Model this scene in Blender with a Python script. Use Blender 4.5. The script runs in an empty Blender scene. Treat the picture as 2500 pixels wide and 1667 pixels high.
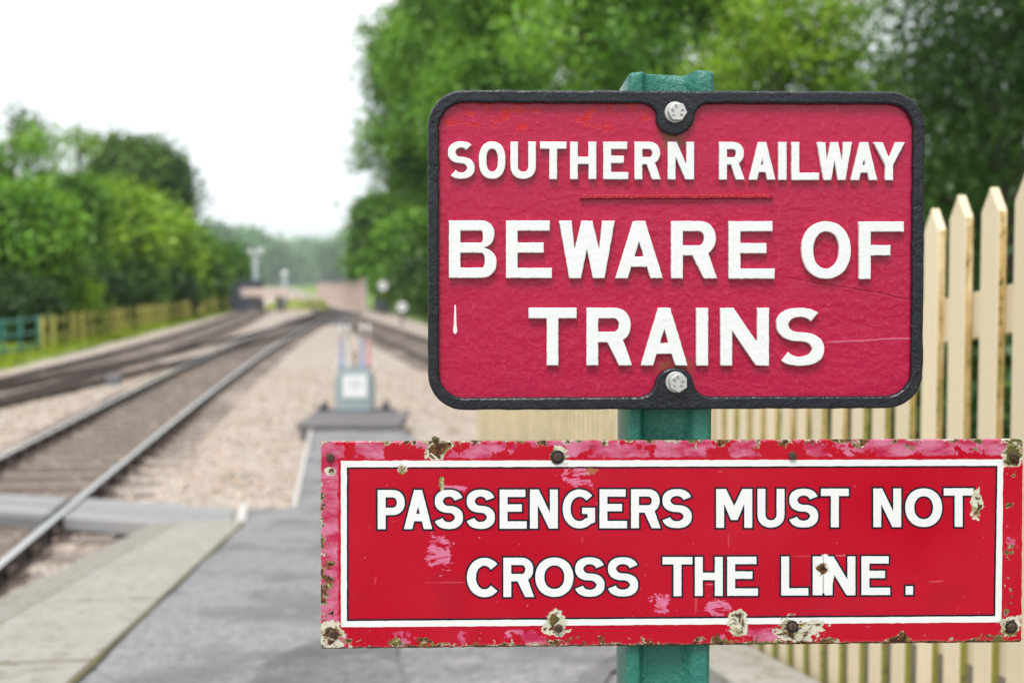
import bpy, bmesh, math, random
import numpy as np
from mathutils import Vector, Matrix

R = math.radians
random.seed(7)
rng = np.random.default_rng(7)
scene = bpy.context.scene
COL = scene.collection

# ------------------------------------------------------------------ camera
F, CX, CY = 3000.0, 1250.0, 833.5          # pixels of the 2500 px wide photograph
CAM = Vector((0, 0, 2.05))
PITCH = math.atan(143.5 / F)
cam_d = bpy.data.cameras.new('camera')
cam_d.sensor_width = 36.0
cam_d.lens = 36.0 * F / 2500.0
cam_d.clip_start, cam_d.clip_end = 0.05, 4000
cam_d.dof.use_dof = True
cam_d.dof.focus_distance = 1.325
cam_d.dof.aperture_fstop = 4.4
cam_o = bpy.data.objects.new('camera', cam_d)
COL.objects.link(cam_o)
cam_o.location = CAM
cam_o.rotation_euler = (math.pi / 2 - PITCH, 0, 0)
scene.camera = cam_o

# ------------------------------------------------------------------ sky, sun, exposure
SUN_EL, SUN_AZ = R(60), R(198)             # azimuth clockwise from +Y: behind the camera, to the left
world = bpy.data.worlds.new('World')
scene.world = world
world.use_nodes = True
wn, wl = world.node_tree.nodes, world.node_tree.links
wn.clear()
w_out = wn.new('ShaderNodeOutputWorld')
w_bg = wn.new('ShaderNodeBackground')
w_sky = wn.new('ShaderNodeTexSky')
w_sky.sky_type = 'NISHITA'
w_sky.sun_disc = False
w_sky.sun_elevation = SUN_EL
w_sky.sun_rotation = SUN_AZ
w_sky.dust_density = 3.0
w_tc = wn.new('ShaderNodeTexCoord')
w_map = wn.new('ShaderNodeMapping')
w_map.inputs['Scale'].default_value = (1.0, 1.0, 2.2)
w_noise = wn.new('ShaderNodeTexNoise')
w_noise.inputs['Scale'].default_value = 1.6
w_noise.inputs['Detail'].default_value = 4
w_ramp = wn.new('ShaderNodeValToRGB')
w_ramp.color_ramp.elements[0].position = 0.3
w_ramp.color_ramp.elements[0].color = (6.9, 7.5, 8.1, 1)
w_ramp.color_ramp.elements[1].position = 0.7
w_ramp.color_ramp.elements[1].color = (11.0, 11.2, 11.4, 1)
w_mix = wn.new('ShaderNodeMixRGB')
w_mix.inputs[0].default_value = 0.9        # an even bright overcast with little blue through it
wl.new(w_tc.outputs['Generated'], w_map.inputs[0])
wl.new(w_map.outputs[0], w_noise.inputs['Vector'])
wl.new(w_noise.outputs[0], w_ramp.inputs[0])
wl.new(w_sky.outputs[0], w_mix.inputs[1])
wl.new(w_ramp.outputs[0], w_mix.inputs[2])
wl.new(w_mix.outputs[0], w_bg.inputs[0])
wl.new(w_bg.outputs[0], w_out.inputs[0])
w_bg.inputs[1].default_value = 0.065

sun_d = bpy.data.lights.new('sun', 'SUN')
sun_d.energy = 1.5
sun_d.angle = R(22)
sun_d.color = (1.0, 0.97, 0.93)
sun_o = bpy.data.objects.new('sun', sun_d)
COL.objects.link(sun_o)
sd = Vector((math.sin(SUN_AZ) * math.cos(SUN_EL), math.cos(SUN_AZ) * math.cos(SUN_EL), math.sin(SUN_EL)))
sun_o.rotation_euler = (-sd).to_track_quat('-Z', 'Y').to_euler()
sun_o.location = (-10, -10, 30)

scene.view_settings.view_transform = 'Standard'
scene.view_settings.look = 'None'
scene.view_settings.exposure = 1.10
scene.view_settings.gamma = 1.0
scene.view_settings.use_curve_mapping = False
scene.render.engine = 'CYCLES'
cy = scene.cycles
cy.use_denoising = True
cy.max_bounces = 7
cy.diffuse_bounces = 2
cy.glossy_bounces = 3
cy.transmission_bounces = 4
cy.volume_bounces = 0
cy.caustics_reflective = False
cy.caustics_refractive = False
cy.sample_clamp_indirect = 6.0

# ------------------------------------------------------------------ pixel rays
_fw = Vector((0, math.cos(PITCH), -math.sin(PITCH)))
_up = Vector((0, math.sin(PITCH), math.cos(PITCH)))
def ray(px, py):
    return _fw + Vector((1, 0, 0)) * ((px - CX) / F) - _up * ((py - CY) / F)
def on_y(px, py, Y):
    d = ray(px, py); return CAM + d * (Y / d.y)
def on_z(px, py, z):
    d = ray(px, py); return CAM + d * ((z - CAM.z) / d.z)

# direction of the platform ramp, path and fence
_l = math.hypot(0.14, 1)
U = Vector((-0.14 / _l, 1 / _l, 0))
N = Vector((U.y, -U.x, 0))
A_FOOT = 10.68
def ramp_z(a):
    if a > A_FOOT: return 0.0
    return min(1.12, 1.29 - 0.1208 * a)
def AS(a, s, dz=0.0):
    p = U * a + N * s
    return Vector((p.x, p.y, ramp_z(a) + dz))

# ------------------------------------------------------------------ object helpers
def link(o, parent=None):
    COL.objects.link(o)
    if parent is not None: o.parent = parent
    return o
def tag(o, label, cat, group=None):
    o['label'] = label; o['category'] = cat
    if group: o['group'] = group
    return o
def empty(name, loc, label=None, cat=None, group=None, rz=0.0):
    o = bpy.data.objects.new(name, None)
    o.empty_display_size = 0.2
    o.location = loc; o.rotation_euler = (0, 0, rz)
    link(o)
    if label: tag(o, label, cat, group)
    return o
def mesh_obj(name, verts, faces, mat, parent=None, smooth=False, loc=None):
    me = bpy.data.meshes.new(name)
    me.from_pydata([tuple(v) for v in verts], [], faces)
    me.update()
    if smooth: me.polygons.foreach_set('use_smooth', [True] * len(me.polygons))
    if mat: me.materials.append(mat)
    o = bpy.data.objects.new(name, me)
    if loc is not None: o.location = loc
    return link(o, parent)
def quad_mesh(name, co, faces4, mat, parent=None):
    """fast path: co (n,3) float array, faces4 (m,4) int array"""
    me = bpy.data.meshes.new(name)
    n, m = len(co), len(faces4)
    me.vertices.add(n); me.vertices.foreach_set('co', np.ascontiguousarray(co, dtype=np.float32).ravel())
    k = faces4.shape[1]
    me.loops.add(m * k); me.loops.foreach_set('vertex_index', np.ascontiguousarray(faces4, dtype=np.int32).ravel())
    me.polygons.add(m)
    me.polygons.foreach_set('loop_start', np.arange(0, m * k, k, dtype=np.int32))
    me.update(calc_edges=True)
    if mat: me.materials.append(mat)
    o = bpy.data.objects.new(name, me)
    return link(o, parent)
class MB:
    """collects simple solids into one mesh"""
    def __init__(self): self.v = []; self.f = []
    def add(self, vs, fs):
        b = len(self.v); self.v += [Vector(x) for x in vs]; self.f += [tuple(i + b for i in q) for q in fs]
        return self
    def box(self, c, size, ax=None):
        c = Vector(c); hx, hy, hz = size[0] / 2, size[1] / 2, size[2] / 2
        ax = ax or (Vector((1, 0, 0)), Vector((0, 1, 0)), Vector((0, 0, 1)))
        vs = [c + ax[0] * (sx * hx) + ax[1] * (sy * hy) + ax[2] * (sz * hz)
              for sz in (-1, 1) for sy in (-1, 1) for sx in (-1, 1)]
        return self.add(vs, [(0, 2, 3, 1), (4, 5, 7, 6), (0, 1, 5, 4), (2, 6, 7, 3), (0, 4, 6, 2), (1, 3, 7, 5)])
    def bar(self, p, q, w, h, up=(0, 0, 1)):
        p, q = Vector(p), Vector(q); d = (q - p); L = d.length; d.normalize()
        s = d.cross(Vector(up))
        if s.length < 1e-4: s = d.cross(Vector((1, 0, 0)))
        s.normalize(); u = s.cross(d)
        return self.box((p + q) / 2, (L, w, h), (d, s, u))
    def tube(self, pts, rads, n=8, cap=True):
        pts = [Vector(p) for p in pts]; rings = []
        b0 = len(self.v); vs = []; fs = []
        for i, p in enumerate(pts):
            d = (pts[min(i + 1, len(pts) - 1)] - pts[max(i - 1, 0)]).normalized()
            a = d.cross(Vector((0, 0, 1)))
            if a.length < 1e-3: a = d.cross(Vector((1, 0, 0)))
            a.normalize(); b = a.cross(d)
            for k in range(n):
                t = 2 * math.pi * k / n
                vs.append(p + (a * math.cos(t) + b * math.sin(t)) * rads[i])
        for i in range(len(pts) - 1):
            for k in range(n):
                k2 = (k + 1) % n
                fs.append((i * n + k, i * n + k2, (i + 1) * n + k2, (i + 1) * n + k))
        if cap:
            fs.append(tuple(range(n - 1, -1, -1))); fs.append(tuple((len(pts) - 1) * n + k for k in range(n)))
        return self.add(vs, fs)
    def sphere(self, c, r, n=12, m=8, sc=(1, 1, 1)):
        c = Vector(c); vs = [c + Vector((0, 0, r * sc[2]))]; fs = []
        for i in range(1, m):
            t = math.pi * i / m
            for k in range(n):
                p = 2 * math.pi * k / n
                vs.append(c + Vector((r * sc[0] * math.sin(t) * math.cos(p), r * sc[1] * math.sin(t) * math.sin(p), r * sc[2] * math.cos(t))))
        vs.append(c - Vector((0, 0, r * sc[2])))
        for k in range(n): fs.append((0, 1 + k, 1 + (k + 1) % n))
        for i in range(m - 2):
            for k in range(n):
                a = 1 + i * n + k; b = 1 + i * n + (k + 1) % n
                fs.append((a, a + n, b + n, b))
        for k in range(n): fs.append((len(vs) - 1, 1 + (m - 2) * n + (k + 1) % n, 1 + (m - 2) * n + k))
        return self.add(vs, fs)
    def build(self, name, mat, parent=None, smooth=False, bevel=0.0, seg=2):
        o = mesh_obj(name, self.v, self.f, mat, parent, smooth)
        if bevel:
            m = o.modifiers.new('bevel', 'BEVEL'); m.width = bevel; m.segments = seg; m.limit_method = 'ANGLE'
        return o
def struct(o):
    o['kind'] = 'structure'; return o

# ------------------------------------------------------------------ shader helpers
class Sh:
    def __init__(self, name):
        self.m = bpy.data.materials.new(name); self.m.use_nodes = True
        self.t = self.m.node_tree; self.n = self.t.nodes; self.l = self.t.links
        self.bsdf = self.n['Principled BSDF']
        self._tc = None
    def put(self, sock, val):
        if hasattr(val, 'is_linked'): self.l.new(val, sock)
        elif isinstance(val, (tuple, list)) and len(val) == 3 and sock.type == 'RGBA': sock.default_value = (*val, 1)
        else: sock.default_value = val
    def set(self, **kw):
        for k, v in kw.items(): self.put(self.bsdf.inputs[k.replace('_', ' ')], v)
        return self
    def obj(self):
        if self._tc is None: self._tc = self.n.new('ShaderNodeTexCoord')
        return self._tc.outputs['Object']
    def pos(self):
        return self.n.new('ShaderNodeNewGeometry').outputs['Position']
    def math(self, op, a, b=0.0, c=None, clamp=False):
        x = self.n.new('ShaderNodeMath'); x.operation = op; x.use_clamp = clamp
        self.put(x.inputs[0], a); self.put(x.inputs[1], b)
        if c is not None: self.put(x.inputs[2], c)
        return x.outputs[0]
    def step(self, v, lo, hi):                      # smooth 0..1 between lo and hi
        x = self.n.new('ShaderNodeMapRange'); x.interpolation_type = 'SMOOTHSTEP'
        self.put(x.inputs['Value'], v); self.put(x.inputs['From Min'], lo); self.put(x.inputs['From Max'], hi)
        return x.outputs[0]
    def noise(self, scale, detail=3, rough=0.55, vec=None, stretch=None, dist=0.0):
        x = self.n.new('ShaderNodeTexNoise')
        x.inputs['Scale'].default_value = scale; x.inputs['Detail'].default_value = detail
        x.inputs['Roughness'].default_value = rough; x.inputs['Distortion'].default_value = dist
        v = vec if vec is not None else self.obj()
        if stretch is not None:
            mp = self.n.new('ShaderNodeMapping'); mp.inputs['Scale'].default_value = stretch
            self.l.new(v, mp.inputs[0]); v = mp.outputs[0]
        self.l.new(v, x.inputs['Vector'])
        return x.outputs[0]
    def voro(self, scale, vec=None):
        x = self.n.new('ShaderNodeTexVoronoi'); x.inputs['Scale'].default_value = scale
        self.l.new(vec if vec is not None else self.obj(), x.inputs['Vector'])
        return x
    def mix(self, fac, a, b):
        x = self.n.new('ShaderNodeMixRGB')
        self.put(x.inputs[0], fac); self.put(x.inputs[1], a); self.put(x.inputs[2], b)
        return x.outputs[0]
    def xyz(self, v=None):
        x = self.n.new('ShaderNodeSeparateXYZ'); self.l.new(v if v is not None else self.obj(), x.inputs[0]); return x.outputs
    def bump(self, h, strength=0.5, dist=0.01, normal=None):
        x = self.n.new('ShaderNodeBump'); x.inputs['Strength'].default_value = strength; x.inputs['Distance'].default_value = dist
        self.l.new(h, x.inputs['Height'])
        if normal is not None: self.l.new(normal, x.inputs['Normal'])
        return x.outputs[0]
    def hsv(self, col, h=0.5, s=1.0, v=1.0):
        x = self.n.new('ShaderNodeHueSaturation')
        self.put(x.inputs['Hue'], h); self.put(x.inputs['Saturation'], s); self.put(x.inputs['Value'], v); self.put(x.inputs['Color'], col)
        return x.outputs[0]
def srgb(r, g, b, k=1.0):
    f = lambda c: (c / 12.92 if c <= 0.04045 else ((c + 0.055) / 1.055) ** 2.4) * k
    return (f(r / 255), f(g / 255), f(b / 255))

def plain(name, col, rough=0.6, metal=0.0, var=0.15, scale=6.0, bump=0.0, spec=0.4):
    s = Sh(name)
    n = s.noise(scale, 4)
    c = s.mix(n, tuple(x * (1 - var) for x in col), tuple(min(1, x * (1 + var)) for x in col))
    s.set(Base_Color=c, Roughness=rough, Metallic=metal)
    s.bsdf.inputs['Specular IOR Level'].default_value = spec
    if bump: s.set(Normal=s.bump(s.noise(scale * 8, 3), bump, 0.004))
    return s.m

M = {}
# ---- cast iron sign
def mat_cast_red():
    s = Sh('cast_red_paint')
    o = s.obj(); x, y, z = s.xyz()
    big = s.noise(9, 4); mid = s.noise(40, 3, 0.5, stretch=(0.8, 1, 1.2)); fine = s.noise(150, 2, 0.5)
    base = s.mix(big, (0.36, 0.003, 0.040), (0.46, 0.006, 0.054))
    base = s.mix(s.step(fine, 0.55, 0.75), base, (0.50, 0.018, 0.075))
    # flaked patches of brighter red along the top left
    reg = s.math('MULTIPLY', s.step(z, 0.288, 0.300), s.step(x, 0.02, -0.05))
    reg = s.math('MULTIPLY', reg, s.step(z, 0.335, 0.322))
    flake_n = s.noise(62, 5, 0.62, stretch=(0.75, 1, 1.25))
    fl = s.math('MULTIPLY', reg, s.step(flake_n, 0.535, 0.555))
    fl2 = s.step(s.noise(38, 5, 0.65, stretch=(1, 1, 1.4)), 0.705, 0.715)
    fl = s.math('MAXIMUM', fl, fl2)
    base = s.mix(fl, base, (0.50, 0.004, 0.014))
    # rust and green stain under and over the two lugs
    lug = s.math('ABSOLUTE', s.math('SUBTRACT', x, 0.0))
    st = s.math('MULTIPLY', s.step(lug, 0.024, 0.010), s.math('MAXIMUM',
          s.math('MULTIPLY', s.step(z, 0.262, 0.284), s.step(z, 0.300, 0.292)), s.step(z, 0.062, 0.046)))
    st = s.math('MULTIPLY', st, s.step(mid, 0.42, 0.62))
    base = s.mix(s.math('MULTIPLY', st, 0.75), base, (0.12, 0.075, 0.02))
    # casting seams on the right
    seam1 = s.math('SUBTRACT', z, s.math('MULTIPLY_ADD', x, -0.17, 0.160))
    seam2 = s.math('SUBTRACT', z, s.math('MULTIPLY_ADD', x, 0.05, 0.0625))
    wob = s.math('MULTIPLY', s.math('SUBTRACT', s.noise(35, 3), 0.5), 0.006)
    def ridge(v, w):
        return s.math('SUBTRACT', 1.0, s.step(s.math('ABSOLUTE', s.math('ADD', v, wob)), 0.0, w))
    r1 = s.math('MULTIPLY', ridge(seam1, 0.0016), s.step(x, 0.10, 0.16))
    r2 = s.math('MULTIPLY', ridge(seam2, 0.0016), s.step(x, 0.155, 0.175))
    base = s.mix(s.math('MULTIPLY', r2, 0.55), base, (0.70, 0.20, 0.30))
    base = s.mix(s.math('MULTIPLY', r1, 0.5), base, (0.20, 0.005, 0.02))
    # pin holes
    vo = s.voro(85); pin = s.math('MULTIPLY', s.step(vo.outputs['Distance'], 0.10, 0.06), s.step(s.noise(14, 2), 0.62, 0.66))
    base = s.mix(pin, base, (0.10, 0.01, 0.02))
    h = s.math('ADD', s.math('MULTIPLY', mid, 1.0), s.math('MULTIPLY', fine, 0.55))
    h = s.math('SUBTRACT', h, s.math('MULTIPLY', fl, 0.22))
    h = s.math('ADD', h, s.math('MULTIPLY', r2, 0.35)); h = s.math('SUBTRACT', h, s.math('MULTIPLY', r1, 0.4))
    h = s.math('SUBTRACT', h, s.math('MULTIPLY', pin, 0.5))
    s.set(Base_Color=base, Roughness=s.math('MULTIPLY_ADD', big, 0.16, 0.16), Normal=s.bump(h, 0.36, 0.0032))
    s.bsdf.inputs['Specular IOR Level'].default_value = 0.42
    return s.m
M['cast_red'] = mat_cast_red()
def mat_cast_black():
    s = Sh('cast_black_paint')
    n1 = s.noise(70, 4, 0.6); n2 = s.noise(300, 3, 0.6)
    x, y, z = s.xyz()
    pit = s.math('MULTIPLY', s.step(s.noise(150, 3, 0.7), 0.52, 0.7), s.math('MAXIMUM', s.step(x, 0.245, 0.262), s.math('MULTIPLY', s.step(x, -0.245, -0.258), 0.8)))
    col = s.mix(n1, (0.006, 0.007, 0.011), (0.015, 0.017, 0.026))
    col = s.mix(s.step(n2, 0.72, 0.78), col, (0.25, 0.26, 0.28))
    h = s.math('ADD', s.math('MULTIPLY', n1, 0.9), s.math('MULTIPLY', n2, 0.35))
    h = s.math('SUBTRACT', h, s.math('MULTIPLY', pit, 1.1))
    s.set(Base_Color=col, Roughness=s.math('MULTIPLY_ADD', n1, 0.22, 0.12), Normal=s.bump(h, 0.75, 0.0030))
    s.bsdf.inputs['Specular IOR Level'].default_value = 0.42
    return s.m
M['cast_black'] = mat_cast_black()
def mat_letter_white():
    s = Sh('cast_white_paint')
    n = s.noise(120, 3); f = s.noise(420, 2)
    chip = s.step(s.noise(55, 5, 0.7), 0.735, 0.75)
    c = s.mix(n, (0.74, 0.75, 0.75), (0.80, 0.81, 0.81))
    c = s.mix(chip, c, (0.55, 0.52, 0.47))
    s.set(Base_Color=c, Roughness=0.38, Normal=s.bump(s.math('ADD', n, s.math('MULTIPLY', f, 0.3)), 0.35, 0.0016))
    return s.m
M['letter_white'] = mat_letter_white()
M['rule_red'] = plain('rule_red_paint', (0.40, 0.005, 0.030), 0.3, var=0.3, scale=60, bump=0.5)
def mat_zinc():
    s = Sh('galvanised_steel')
    n = s.noise(160, 3)
    c = s.mix(n, (0.52, 0.52, 0.50), (0.68, 0.68, 0.66))
    s.set(Base_Color=c, Roughness=0.48, Metallic=0.75, Normal=s.bump(n, 0.25, 0.001))
    return s.m
M['zinc'] = mat_zinc()
M['stamp'] = plain('stamp_shadow', (0.16, 0.16, 0.16), 0.6)
def mat_post(name='green_post_paint', bs=0.9, ro=0.27):
    s = Sh(name)
    n1 = s.noise(55, 4, 0.6); n2 = s.noise(190, 4, 0.65); x, y, z = s.xyz()
    c = s.mix(s.noise(12, 3), (0.019, 0.150, 0.112), (0.032, 0.210, 0.160))
    c = s.mix(s.step(n2, 0.62, 0.75), c, (0.11, 0.36, 0.28))
    rust = s.math('MULTIPLY', s.step(s.noise(26, 5, 0.7), 0.60, 0.68), s.step(s.math('ABSOLUTE', s.math('ADD', x, 0.024)), 0.008, 0.002))
    c = s.mix(s.math('MULTIPLY', rust, 0.8), c, (0.09, 0.07, 0.03))
    h = s.math('ADD', n1, s.math('MULTIPLY', n2, 0.8))
    s.set(Base_Color=c, Roughness=ro, Normal=s.bump(h, bs, 0.0028))
    return s.m
M['post'] = mat_post()
M['post_side'] = mat_post('green_post_side_paint', 0.10, 0.16)

# ---- enamel sign: print colours under one coat of wear, in metres from the plate's bottom centre
EW, EH = 0.7475, 0.2205
BLOBS = []          # (x, z, rx, rz, kind) filled in below, before the materials are made
def wear(s, base, on_letter=False):
    x, y, z = s.xyz()
    nA = s.noise(16, 4, 0.6); nM = s.noise(34, 4, 0.65, stretch=(1, 1, 1.5), dist=0.5); nB = s.noise(75, 5, 0.68); nC = s.noise(210, 4, 0.65); nS = s.noise(30, 4, 0.6, stretch=(1, 1, 2.4)); nL = s.noise(95, 3, 0.6, dist=0.7); nD = s.noise(60, 4, 0.7, stretch=(0.6, 1, 2.0), dist=0.8)
    # gentle bleaching of the red and fine scratches
    if not on_letter:
        base = s.mix(s.math('MULTIPLY', s.step(s.noise(5, 3), 0.35, 0.7), 0.30), base, (0.58, 0.03, 0.05))
        scr = s.step(s.noise(60, 2, 0.5, stretch=(0.16, 1, 2.2), dist=0.6), 0.735, 0.75)
        base = s.mix(s.math('MULTIPLY', scr, 0.45), base, (0.75, 0.25, 0.28))
        nick = s.step(s.noise(230, 2, 0.5), 0.735, 0.75)
        base = s.mix(s.math('MULTIPLY', nick, 0.6), base, (0.70, 0.35, 0.36))
        scr2 = s.step(s.noise(45, 2, 0.5, stretch=(1.6, 1, 0.22), dist=1.2), 0.725, 0.74)
        base = s.mix(s.math('MULTIPLY', scr2, 0.35), base, (0.66, 0.16, 0.17))
        base = s.mix(s.math('MULTIPLY', s.step(s.noise(11, 5, 0.7), 0.52, 0.72), 0.35), base, (0.30, 0.008, 0.020))
    dx = s.math('SUBTRACT', EW / 2, s.math('ABSOLUTE', x))
    dz = s.math('SUBTRACT', EH / 2, s.math('ABSOLUTE', s.math('SUBTRACT', z, EH / 2)))
    d = s.math('MINIMUM', dx, dz)
    height = None
    if not on_letter:
        # bleached pink film round the rim
        top = s.step(z, 0.19, 0.20); left = s.step(x, -0.35, -0.356)
        bias = s.math('MAXIMUM', s.math('MULTIPLY', top, 0.10), s.math('MULTIPLY', left, 0.20))
        pk = s.math('ADD', s.math('ADD', nA, s.math('MULTIPLY', s.math('SUBTRACT', nC, 0.5), 0.18)), bias)
        pink = s.math('MULTIPLY', s.step(pk, 0.575, 0.59), s.step(s.math('ADD', d, s.math('MULTIPLY', s.math('SUBTRACT', nB, 0.5), 0.010)), 0.0190, 0.0172))
        film = s.mix(s.step(nS, 0.35, 0.65), (0.46, 0.02, 0.08), (0.60, 0.20, 0.33))
        base = s.mix(s.math('MULTIPLY', pink, s.math('MULTIPLY_ADD', nB, 0.5, 0.62), clamp=True), base, film)
    # chipped rim
    e = s.math('MULTIPLY_ADD', d, -19.0, s.math('ADD', nB, s.math('MULTIPLY', s.math('SUBTRACT', nM, 0.5), 1.0)))
    right = s.math('MULTIPLY', s.step(dx, 0.021, 0.019), s.step(x, 0.30, 0.34))
    e = s.math('ADD', e, s.math('MULTIPLY', right, s.math('MULTIPLY_ADD', d, 22.0, -0.20)))
    chip = s.step(e, 0.47, 0.49)
    rust = s.step(s.math('ADD', e, s.math('MULTIPLY', nL, 0.42)), 0.71, 0.76)
    shade_z = s.math('ADD', z, s.math('MULTIPLY', s.math('SUBTRACT', nB, 0.5), 0.010))
    rust = s.math('MAXIMUM', rust, s.step(shade_z, 0.0026, 0.0014))  # painted underside shadow along the plate's bottom edge, carried in the rust mask
    white = None
    for (bx, bz, rx, rz, kind) in BLOBS:
        ax = s.math('MULTIPLY', s.math('SUBTRACT', x, bx), 1.0 / rx); az = s.math('MULTIPLY', s.math('SUBTRACT', z, bz), 1.0 / rz)
        r = s.math('SQRT', s.math('ADD', s.math('MULTIPLY', ax, ax), s.math('MULTIPLY', az, az)))
        r = s.math('ADD', r, s.math('ADD', s.math('MULTIPLY', s.math('SUBTRACT', nB, 0.5), 2.0), s.math('MULTIPLY', s.math('SUBTRACT', nM, 0.5), 3.4)))
        if kind == 'white': r = s.math('SUBTRACT', r, s.math('ADD', s.math('MULTIPLY', s.math('SUBTRACT', nB, 0.5), 1.2), s.math('MULTIPLY', s.math('SUBTRACT', nM, 0.5), 3.2)))
        b = s.step(r, 1.03, 0.97)
        if kind == 'pink':
            if not on_letter:
                base = s.mix(s.math('MULTIPLY', s.math('MULTIPLY', b, s.step(nD, 0.44, 0.52)), 0.85), base, (0.66, 0.20, 0.34))
        elif kind == 'white':
            white = b if white is None else s.math('MAXIMUM', white, b)
        elif kind == 'stain':
            base = s.mix(s.math('MULTIPLY', b, 0.6), base, (0.30, 0.20, 0.09))
        elif kind == 'rust':
            chip = s.math('MAXIMUM', chip, b); rust = s.math('MAXIMUM', rust, s.step(r, 0.80, 0.70))
        else:
            chip = s.math('MAXIMUM', chip, b)
            rust = s.math('MAXIMUM', rust, s.math('MULTIPLY', s.step(r, 0.80, 0.45), s.step(nL, 0.46, 0.54)))
    if white is not None: base = s.mix(white, base, (0.80, 0.80, 0.77))
    cream = s.mix(nC, (0.52, 0.48, 0.33), (0.72, 0.70, 0.60))
    cream = s.mix(s.math('MULTIPLY', s.step(nM, 0.46, 0.60), s.step(nC, 0.36, 0.50)), cream, (0.22, 0.20, 0.045))          # lichen in the chips
    out = s.mix(chip, base, cream)
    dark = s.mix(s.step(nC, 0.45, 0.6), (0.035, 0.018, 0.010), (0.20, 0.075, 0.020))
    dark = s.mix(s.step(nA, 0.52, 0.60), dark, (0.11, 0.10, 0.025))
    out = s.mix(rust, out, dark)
    h = s.math('ADD', s.math('MULTIPLY', chip, -0.8), s.math('MULTIPLY', s.math('MULTIPLY', rust, nC), 1.6))
    h = s.math('ADD', h, s.math('MULTIPLY', nB, 0.10))
    rough = s.math('ADD', 0.16, s.math('MULTIPLY', chip, 0.35), clamp=True)
    rough = s.math('ADD', rough, s.math('MULTIPLY', rust, 0.3), clamp=True)
    s.set(Base_Color=out, Roughness=rough, Normal=s.bump(h, 0.7, 0.0014))
    s.bsdf.inputs['Specular IOR Level'].default_value = 0.28
    return s.m

# ---- ground materials
def mat_ballast(name, a, b, dark=0.35, scale=26):
    s = Sh(name)
    p = s.pos()
    v = s.voro(scale, p); n = s.noise(1.3, 4, vec=p)
    c = s.mix(v.outputs['Color'], a, b)
    c = s.mix(s.step(v.outputs['Distance'], 0.35, 0.8), c, tuple(x * dark for x in a))
    c = s.mix(s.math('MULTIPLY', n, 0.35), c, (0.33, 0.24, 0.18))
    m6 = s.step(s.noise(5.5, 5, 0.75, vec=p), 0.46, 0.64)
    c = s.mix(s.math('MULTIPLY', m6, 0.45), c, tuple(x * 0.42 for x in a))
    s.set(Base_Color=c, Roughness=0.95, Normal=s.bump(v.outputs['Distance'], 0.8, 0.03))
    return s.m
M['ballast'] = mat_ballast('ballast_stone', (0.60, 0.50, 0.415), (0.70, 0.62, 0.545))
def mat_stones():
    s = Sh('ballast_stones')
    at = s.n.new('ShaderNodeAttribute'); at.attribute_name = 'stone'
    n = s.noise(60, 2, vec=s.pos())
    c = s.mix(s.math('MULTIPLY', n, 0.5), at.outputs['Color'], (0.45, 0.36, 0.28))
    s.set(Base_Color=c, Roughness=0.92)
    return s.m
M['stones'] = mat_stones()
def mat_tarmac(name, k=1.0):
    s = Sh(name)
    p = s.pos()
    v = s.voro(70, p); n = s.noise(1.6, 5, vec=p); n2 = s.noise(9, 4, vec=p)
    c = s.mix(v.outputs['Color'], (0.20 * k, 0.192 * k, 0.196 * k), (0.42 * k, 0.405 * k, 0.41 * k))
    c = s.mix(s.math('MULTIPLY', s.step(n, 0.44, 0.62), 0.8), c, (0.165 * k, 0.157 * k, 0.165 * k))
    c = s.mix(s.math('MULTIPLY', s.step(s.noise(26, 4, 0.7, vec=p), 0.48, 0.62), 0.6), c, (0.12 * k, 0.125 * k, 0.13 * k))
    c = s.mix(s.math('MULTIPLY', s.step(n2, 0.56, 0.72), 0.4), c, (0.38, 0.36, 0.35))
    s.set(Base_Color=c, Roughness=0.85, Normal=s.bump(v.outputs['Distance'], 0.5, 0.006))
    return s.m
M['tarmac'] = mat_tarmac('tarmac', 0.82)
M['tarmac_patch'] = mat_tarmac('tarmac_patch', 0.55)
def mat_concrete():
    s = Sh('weathered_concrete')
    p = s.pos()
    n = s.noise(3, 5, vec=p); f = s.noise(45, 4, 0.65, vec=p)
    c = s.mix(n, (0.265, 0.245, 0.210), (0.39, 0.368, 0.330))
    c = s.mix(s.step(f, 0.58, 0.7), c, (0.46, 0.445, 0.40))
    c = s.mix(s.math('MULTIPLY', s.step(s.noise(14, 5, 0.7, vec=p), 0.50, 0.64), 0.7), c, (0.17, 0.155, 0.095))
    s.set(Base_Color=c, Roughness=0.9, Normal=s.bump(f, 0.4, 0.006))
    return s.m
M['concrete'] = mat_concrete()
M['moss'] = plain('joint_moss', (0.12, 0.105, 0.045), 1.0, scale=30, var=0.5)
M['edging'] = plain('pale_edging_timber', (0.50, 0.48, 0.45), 0.85, scale=18, var=0.25, bump=0.4)
def mat_board():
    s = Sh('grey_crossing_timber')
    n = s.noise(9, 5, 0.65, stretch=(1.0, 14, 14)); b = s.noise(1.2, 3)
    oi = s.n.new('ShaderNodeObjectInfo').outputs['Random']
    c = s.mix(n, (0.10, 0.099, 0.098), (0.42, 0.415, 0.41))
    c = s.hsv(c, v=s.math('MULTIPLY_ADD', oi, 0.6, 0.7))
    s.set(Base_Color=c, Roughness=0.8, Normal=s.bump(n, 0.5, 0.01))
    return s.m
M['board'] = mat_board()
M['dark_timber'] = plain('creosoted_timber', (0.15, 0.138, 0.14), 0.8, scale=8, var=0.35, bump=0.4)
M['sleeper'] = plain('track_sleeper', (0.20, 0.165, 0.145), 0.9, scale=5, var=0.4, bump=0.5)
M['chair_iron'] = plain('rusty_chair_iron', (0.085, 0.06, 0.05), 0.85, scale=20, var=0.35)
M['rail_side'] = plain('rusty_rail', (0.075, 0.058, 0.05), 0.8, scale=7, var=0.35)
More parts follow.
